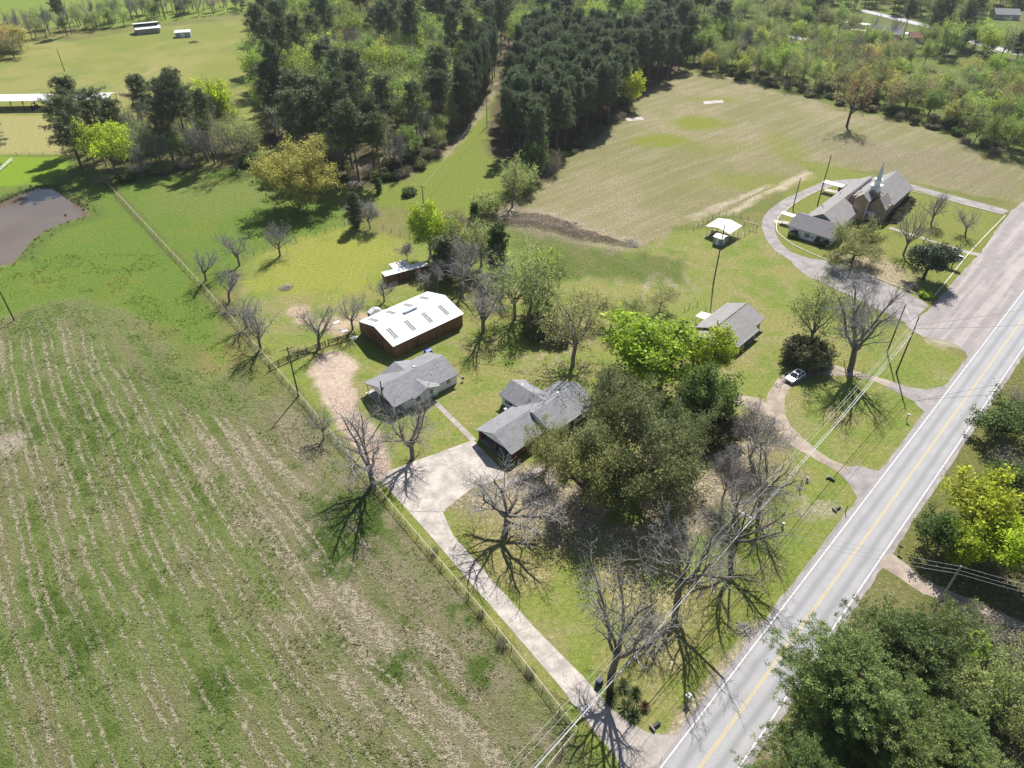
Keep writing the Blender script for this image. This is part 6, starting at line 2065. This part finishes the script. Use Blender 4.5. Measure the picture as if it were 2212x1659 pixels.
for b, h, w, l, q in (((1318, 1508), 1.8, 2.2, 'spiky dark green plant nearest the driveway edge', 0), ((1352, 1530), 1.9, 2.3, 'tall spiky plant at the centre of the clump', 1), ((1368, 1545), 1.7, 2.0, 'spiky plant at the lower tip of the clump', 0),
                      ((1345, 1484), 1.6, 2.0, 'round spiky plant at the top of the clump', 1), ((1372, 1500), 1.5, 1.8, 'spiky plant on the right with upright blades', 0), ((1392, 1528), 1.1, 1.4, 'brown dry tuft at the right end of the clump', 2)):
    spiky(l, b, h, w, ([(.11, .14, .05), (.06, .085, .03)], [(.17, .18, .08), (.08, .10, .04)], [(.28, .20, .10), (.14, .09, .05)])[q], hash(b) % 1000)
# blue tarp-covered thing under the big bare tree
bb = thing('wheeled_bin', 'dark blue wheeled bin under the tree by the driveway mouth', 'bin', P(1294, 1476), .7)
MB().prism([(-.35, 0.08), (.35, .08), (.42, 1.0), (-.42, 1.0)], -.35, .35, 'y').build('body', M['blue_paint'], bb)
MB().box(-.45, .45, -.38, .38, 1.002, 1.08).build('lid', M['dark_metal'], bb)
for s in (-1, 1):
    MB().tube([(.3, s * .3, .12), (.3, s * .4, .12)], .12, 10).build('wheel', M['rubber'], bb)


def sticks(name, label, base, r, n, mat, seed, cat='brush pile', h=.8, L=1.5):
    rng = random.Random(seed)
    x, y = P(*base)
    t = thing(name, label, cat, (x, y, 0))
    m = MB()
    for i in range(n):
        a, b = rng.random() * 6.28, rng.random() ** .6 * r
        px, py, pz = math.cos(a) * b, math.sin(a) * b, rng.uniform(.03, h * (1 - b / r * .8))
        c, e = rng.random() * 6.28, rng.uniform(-.35, .35)
        l = L * rng.uniform(.4, 1)
        m.bar((px - math.cos(c) * l / 2, py - math.sin(c) * l / 2, max(.02, pz - e * l / 2)), (px + math.cos(c) * l / 2, py + math.sin(c) * l / 2, max(.02, pz + e * l / 2)), rng.uniform(.03, .08))
    tag(m.build('sticks', M[mat], t), kind='stuff')
    return t


sticks('brush_pile', 'round heap of dry branches alone in the yellow green yard', (617, 622), 1.5, 90, 'pole_grey', 1)
sticks('brush_pile', 'small heap of pale branches beside the roadside pole shadow', (1611, 1362), 1.3, 60, 'twig', 2, h=.5)
sticks('brush_pile', 'tangle of dead branches at the edge of the corridor woods', (765, 398), 2.4, 110, 'twig', 3, h=1.1, L=2.6)
sticks('brush_pile', 'tangle of roots on the right end of the dark spoil heap', (1362, 527), 2.4, 80, 'twig', 4, h=1.2, L=2)
sticks('brush_pile', 'loose branches along the crest of the dark spoil heap', (1225, 492), 4.0, 110, 'bark_dark', 6, h=1.9, L=2.2)
sticks('brush_pile', 'tumbled logs below the far shed', (418, 92), 2.6, 60, 'bark_dark', 5, h=1.0, L=2.4)

# barbecue kettle on the lawn
kt = thing('barbecue_kettle', 'small black kettle barbecue on the lawn between the houses', 'barbecue', P(1000, 823))
MB().tube([(0, 0, .55), (0, 0, .72), (0, 0, .92), (0, 0, 1.05)], [.18, .32, .31, .12], 12).build('bowl', M['dark_metal'], kt)
for k in range(3):
    MB().bar((0, 0, .6), (.35 * math.cos(k * 2.1), .35 * math.sin(k * 2.1), 0), .04).build('leg', M['plastic_grey'], kt)
MB().tube([(0, 0, 1.05), (0, 0, 1.12)], .09, 8).build('lid_handle', M['white_paint'], kt)
# red ride-on mower
rm = thing('riding_mower', 'red and white riding mower on the dirt between oaks and lime tree', 'mower', P(1466, 815), 2.3)
MB().prism([(.15, .4), (.95, .4), (.95, .75), (.75, .92), (.15, .95)], -.3, .3, 'y').build('hood', M['red_paint'], rm)
MB().box(-.75, .15, -.4, .4, .35, .52).build('body', M['red_paint'], rm)
MB().prism([(-.55, .55), (-.1, .55), (-.1, .68), (-.45, .72), (-.55, 1.1), (-.65, 1.1)], -.25, .25, 'y').build('seat', M['white_paint'], rm)
MB().tube([(.12, 0, .9), (-.02, 0, 1.12)], .03, 6).tube([(-.02, 0, 1.1), (-.04, 0, 1.14)], .18, 10).build('steering_wheel', M['dark_metal'], rm)
for x, r in ((-.5, .28), (.7, .2)):
    for s in (-1, 1):
        MB().tube([(x, s * .32, r), (x, s * .52, r)], r, 12).build('wheel', M['rubber'], rm)
# iron yard ornament near the road and its pale companion
orn = thing('yard_ornament', 'black iron ornament with curved arms on the roadside lawn', 'ornament', P(1727, 1055), .4)
MB().tube([(0, 0, 0), (0, 0, 1.7)], .09, 7).build('post', M['dark_metal'], orn)
MB().tube([(0, 0, .3), (.45, 0, .35), (.6, 0, .75), (.5, 0, 1.15)], .07, 6).tube([(0, 0, .3), (-.45, 0, .35), (-.6, 0, .8)], .07, 6).build('arm', M['dark_metal'], orn)
MB().tube([(0, 0, 1.5), (.2, 0, 1.75), (0, 0, 2.0), (-.2, 0, 1.75), (0, 0, 1.5)], .06, 6).build('ring', M['dark_metal'], orn)
MB().box(-.3, .3, -.3, .3, 0, .12).build('base', M['concrete_worn'], orn)
or2 = thing('yard_ornament', 'small grey stone ornament up the lawn from the black iron one', 'ornament', P(1743, 1038))
MB().tube([(0, 0, 0), (0, 0, .3), (0, 0, .8)], [.3, .18, .32], 8).build('bowl', M['concrete_worn'], or2)
mk = thing('utility_pedestal', 'small dark utility pedestal on the roadside grass', 'pedestal', P(1690, 1138), .6)
MB().box(-.15, .15, -.12, .12, 0, .9).build('cabinet', M['plastic_grey'], mk)
MB().box(-.18, .18, -.15, .15, .9, .98).build('cap', M['white_paint'], mk)
for b, l, rz in (((1795, 1036), 'dark culvert pipe mouth under the upper gravel loop apron', -.75), ((1808, 1100), 'dark culvert mouth with pale lip near the road edge', .5), ((1417, 1568), 'small dark drain box beside the lower apron', .6)):
    t = thing('culvert_pipe', l, 'culvert', P(*b), rz)
    MB().tube([(-.6, 0, .18), (.6, 0, .18)], .26, 10).build('pipe', M['dark_metal'], t)
    MB().box(-.75, -.6, -.45, .45, -.05, .42).build('headwall', M['concrete_worn'], t)
tp = thing('marker_post', 'thin dark marker post at the road edge', 'post', P(1826, 1106))
MB().box(-.05, .05, -.05, .05, 0, 1.5).build('post', M['board_dark'], tp)
MB().box(-.06, .06, -.06, .06, 1.5, 1.56).build('cap', M['plastic_grey'], tp)
# junk by the barn
for b, s, mt, l in (((727, 697), .8, 'white_paint', 'white board lying in the scrap by the board fence'), ((738, 712), .6, 'plastic_grey', 'grey sheet in the scrap by the board fence'),
                    ((744, 716), .7, 'white_metal', 'white sheet lying nearest the fence rails'), ((765, 730), .8, 'white_metal', 'white panel leaning beside the barn corner')):
    t = thing('scrap_sheet', l, 'scrap', P(*b), s * 5)
    MB().box(-s, s, -s * .5, s * .5, .05, .12).build('sheet', M[mt], t)
    MB().bar((-s, -s * .4, .03), (s, -s * .4, .03), .06).build('batten', M['pole_grey'], t)
for b, l in (((925, 762), 'blue tarp covered stack between barn and cottage'),):
    t = thing('covered_stack', l, 'stack', P(*b), .75)
    MB().prism([(-.8, 0), (.8, 0), (.6, .7), (0, .9), (-.6, .7)], -.7, .7, 'x').build('tarp', M['blue_paint'], t)
    MB().box(-.9, .9, -.8, .8, 0, .12).build('pallet', M['pole_grey'], t)
t = thing('branch_heap', 'white and brown pile leaning on the barn wall', 'pile', P(898, 778), .3)
m = MB()
for k in range(14):
    m.bar((random.uniform(-.6, .6), random.uniform(-.4, .4), .05), (random.uniform(-.8, .8), random.uniform(-.5, .5), random.uniform(.3, 1.0)), .07)
m.build('lumber', M['white_paint'], t)
# machines under the pole barn
def tractor(label, px, rz, mat):
    t = thing('tractor', label, 'tractor', P(*px), rz)
    MB().prism([(0, .8), (1.9, .8), (1.9, 1.45), (0, 1.6)], -.4, .4, 'y').build('hood', M[mat], t)
    MB().box(-1.2, .1, -.7, .7, .8, 1.2).build('body', M[mat], t)
    MB().box(-1.1, -.05, -.65, .65, 2.55, 2.65).bar((-1.0, -.6, 1.2), (-1.0, -.6, 2.55), .1).bar((-1.0, .6, 1.2), (-1.0, .6, 2.55), .1).build('canopy', M['dark_metal'], t)
    for x, r in ((-.7, .85), (1.4, .5)):
        for s in (-1, 1):
            MB().tube([(x, s * .7, r), (x, s * 1.1, r)], r, 14).build('wheel', M['rubber'], t)


tractor('dark machine parked under the long barn roof, left', (78, 236), 1.6, 'dark_metal')
tractor('small dark tractor under the long barn roof, middle', (125, 237), .2, 'dark_metal')
bx = thing('stock_trailer', 'grey blue trailer under the right end of the long barn', 'trailer', P(160, 240), 1.5)
MB().prism([(-1.1, .5), (1.1, .5), (1.1, 2.6), (.7, 2.9), (-.7, 2.9), (-1.1, 2.6)], -2.4, 2.4, 'x').build('body', M['blue_grey'], bx)
for s in (-1, 1):
    MB().tube([(0, s * 1.0, .4), (0, s * 1.2, .4)], .4, 12).build('wheel', M['rubber'], bx)

# stray hay tufts and tall grass, thousands of them
rngt = np.random.default_rng(77)
N0 = 150000
tx, ty = rngt.uniform(-125, 12, N0), rngt.uniform(34, 150, N0)
ins = poly_sd(tx, ty, PL((-900, 700), (0, 695), (85, 660), (180, 645), (260, 672), (350, 745), (430, 835), (520, 805), (640, 856), (850, 1106), (1050, 1339), (1243, 1584), (1200, 1700), (-2500, 1900))) > 0
Tx = tx * ds[0] + ty * ds[1]
Sx = tx * ns[0] + ty * ns[1] + .000618 * (np.clip(Tx, -190, -20) + 124) ** 2 + (fbm(tx / 22, ty / 22, 41, 2) - .5) * 2.0 + (fbm(tx / 3.2, ty / 3.2, 43, 2) - .5) * .5
Tx = tx * ds[0] + ty * ds[1]
phx = np.mod(Sx, 3.95)
bandx = np.exp(-((phx - .9) / .4) ** 2) + .85 * np.exp(-((phx - 2.4) / .55) ** 2) + .3 * np.exp(-((phx - 1.95) / .6) ** 2)
brk = sstep(.30, .56, fbm(Sx / 1.6, Tx / 7, 51, 3)) * (.45 + .55 * sstep(.35, .6, fbm(tx / 17, ty / 17, 53, 3)))
pr = np.clip(bandx * brk, 0, 1) * .55 + .08
keep = ins & (rngt.random(N0) < pr) & (np.abs(tx) < .74 * (ty * CP + CAM_H * SP) + 4)
tx, ty = tx[keep], ty[keep]


def tufts(name, label, tx, ty, per, size, hgt, cols, seed):
    rng = np.random.default_rng(seed)
    n = len(tx) * per
    c = np.stack([np.repeat(tx, per) + rng.normal(0, .13, n), np.repeat(ty, per) + rng.normal(0, .13, n), np.abs(rng.normal(0, hgt * .35, n)) + .03], 1)
    ph = rng.random(n) * 6.28
    a = np.stack([np.cos(ph), np.sin(ph), rng.uniform(-.15, .5, n)], 1) * size * rng.uniform(.5, 1.3, (n, 1))
    b = np.stack([-np.sin(ph) * .25, np.cos(ph) * .25, rng.uniform(.1, .6, n)], 1) * size * .5
    V = np.stack([c - a, c + b, c + a, c - b], 1).reshape(-1, 3)
    V[:, 2] = np.maximum(V[:, 2], .012)
    Fc = np.arange(n * 4).reshape(-1, 4)
    t = rng.random((n, 1))
    T = (np.array(cols)[0] * t + np.array(cols)[1] * (1 - t)) * np.exp(rng.normal(0, .12, (n, 1)))
    return tag(obj(name, mesh_np(name, [(V, Fc, 0, np.clip(T, 0, 1))], [M['leaf']])), label, None, None, 'stuff')


tufts('hay_stubble', 'pale straw tufts lying in the windrows of the hay field', tx, ty, 2, .20, .16, [(.48, .42, .29), (.22, .185, .105)], 3)
N1 = 60000
gx1, gy1 = rngt.uniform(-130, 40, N1), rngt.uniform(34, 175, N1)
den = sstep(.50, .64, fbm(gx1 / 5, gy1 / 5, 141, 3))
fieldish = poly_sd(gx1, gy1, PL((-900, 350), (225, 395), (443, 630), (640, 856), (850, 1106), (1050, 1339), (1243, 1584), (1200, 1700), (-2500, 1900))) > 0
notpond = poly_sd(gx1, gy1, POND) < -1
k1 = fieldish & notpond & (rngt.random(N1) < den) & (np.abs(gx1) < .74 * (gy1 * CP + CAM_H * SP) + 4)
tufts('grass_clumps', 'dark green grass clumps growing in the hay field', gx1[k1], gy1[k1], 3, .20, .22, [(.10, .17, .014), (.065, .125, .012)], 4)
# reeds round the pond
pp = np.array(POND)
rl = []
for i in range(len(pp)):
    a, b = pp[i], pp[(i + 1) % len(pp)]
    mid_y = (a[1] + b[1]) / 2
    dens = 9 if (mid_y > 205) else 1.2
    L = math.dist(a, b)
    for q in range(int(L * dens)):
        t = rngt.random()
        o_ = abs(rngt.normal(0, 1.3)) + .3
        nx_, ny_ = (b[1] - a[1]) / L, -(b[0] - a[0]) / L
        p = a + (b - a) * t
        s = 1
        if poly_sd(np.array([p[0] + nx_]), np.array([p[1] + ny_]), POND)[0] > 0:
            s = -1
        rl.append((p[0] + nx_ * s * o_, p[1] + ny_ * s * o_))
rl = np.array(rl)
tufts('pond_reeds', 'grey green reeds round the pond bank', rl[:, 0], rl[:, 1], 4, .5, .9, [(.20, .21, .09), (.12, .15, .05)], 6)
for b, l in (((141, 466), 'dark stump in the pond near the lower bank'), ((180, 454), 'dark stump at the right pond bank')):
    t = thing('tree_stump', l, 'stump', P(*b), .5)
    MB().tube([(0, 0, -.6), (.1, 0, .5)], [.35, .25], 8).build('stump', M['bark_dark'], t)
    MB().tube([(0, 0, .0), (.6, .3, .35)], [.12, .05], 6).build('broken_limb', M['bark_dark'], t)

# thin spring haze: one closed box of air round everything
hz = MB().box(-900, 900, -200, 1500, -6.0, 96.0)
hzm, nt, nd = nodes_of('haze_air')
pv_ = nd('ShaderNodeVolumePrincipled', {'Color': (.86, .91, 1.0, 1), 'Density': 0.00007, 'Anisotropy': 0.35})
ho = nd('ShaderNodeOutputMaterial')
nt.links.new(pv_.outputs[0], ho.inputs['Volume'])
tag(hz.build('haze', hzm), 'thin pale air over the whole view', kind='stuff')
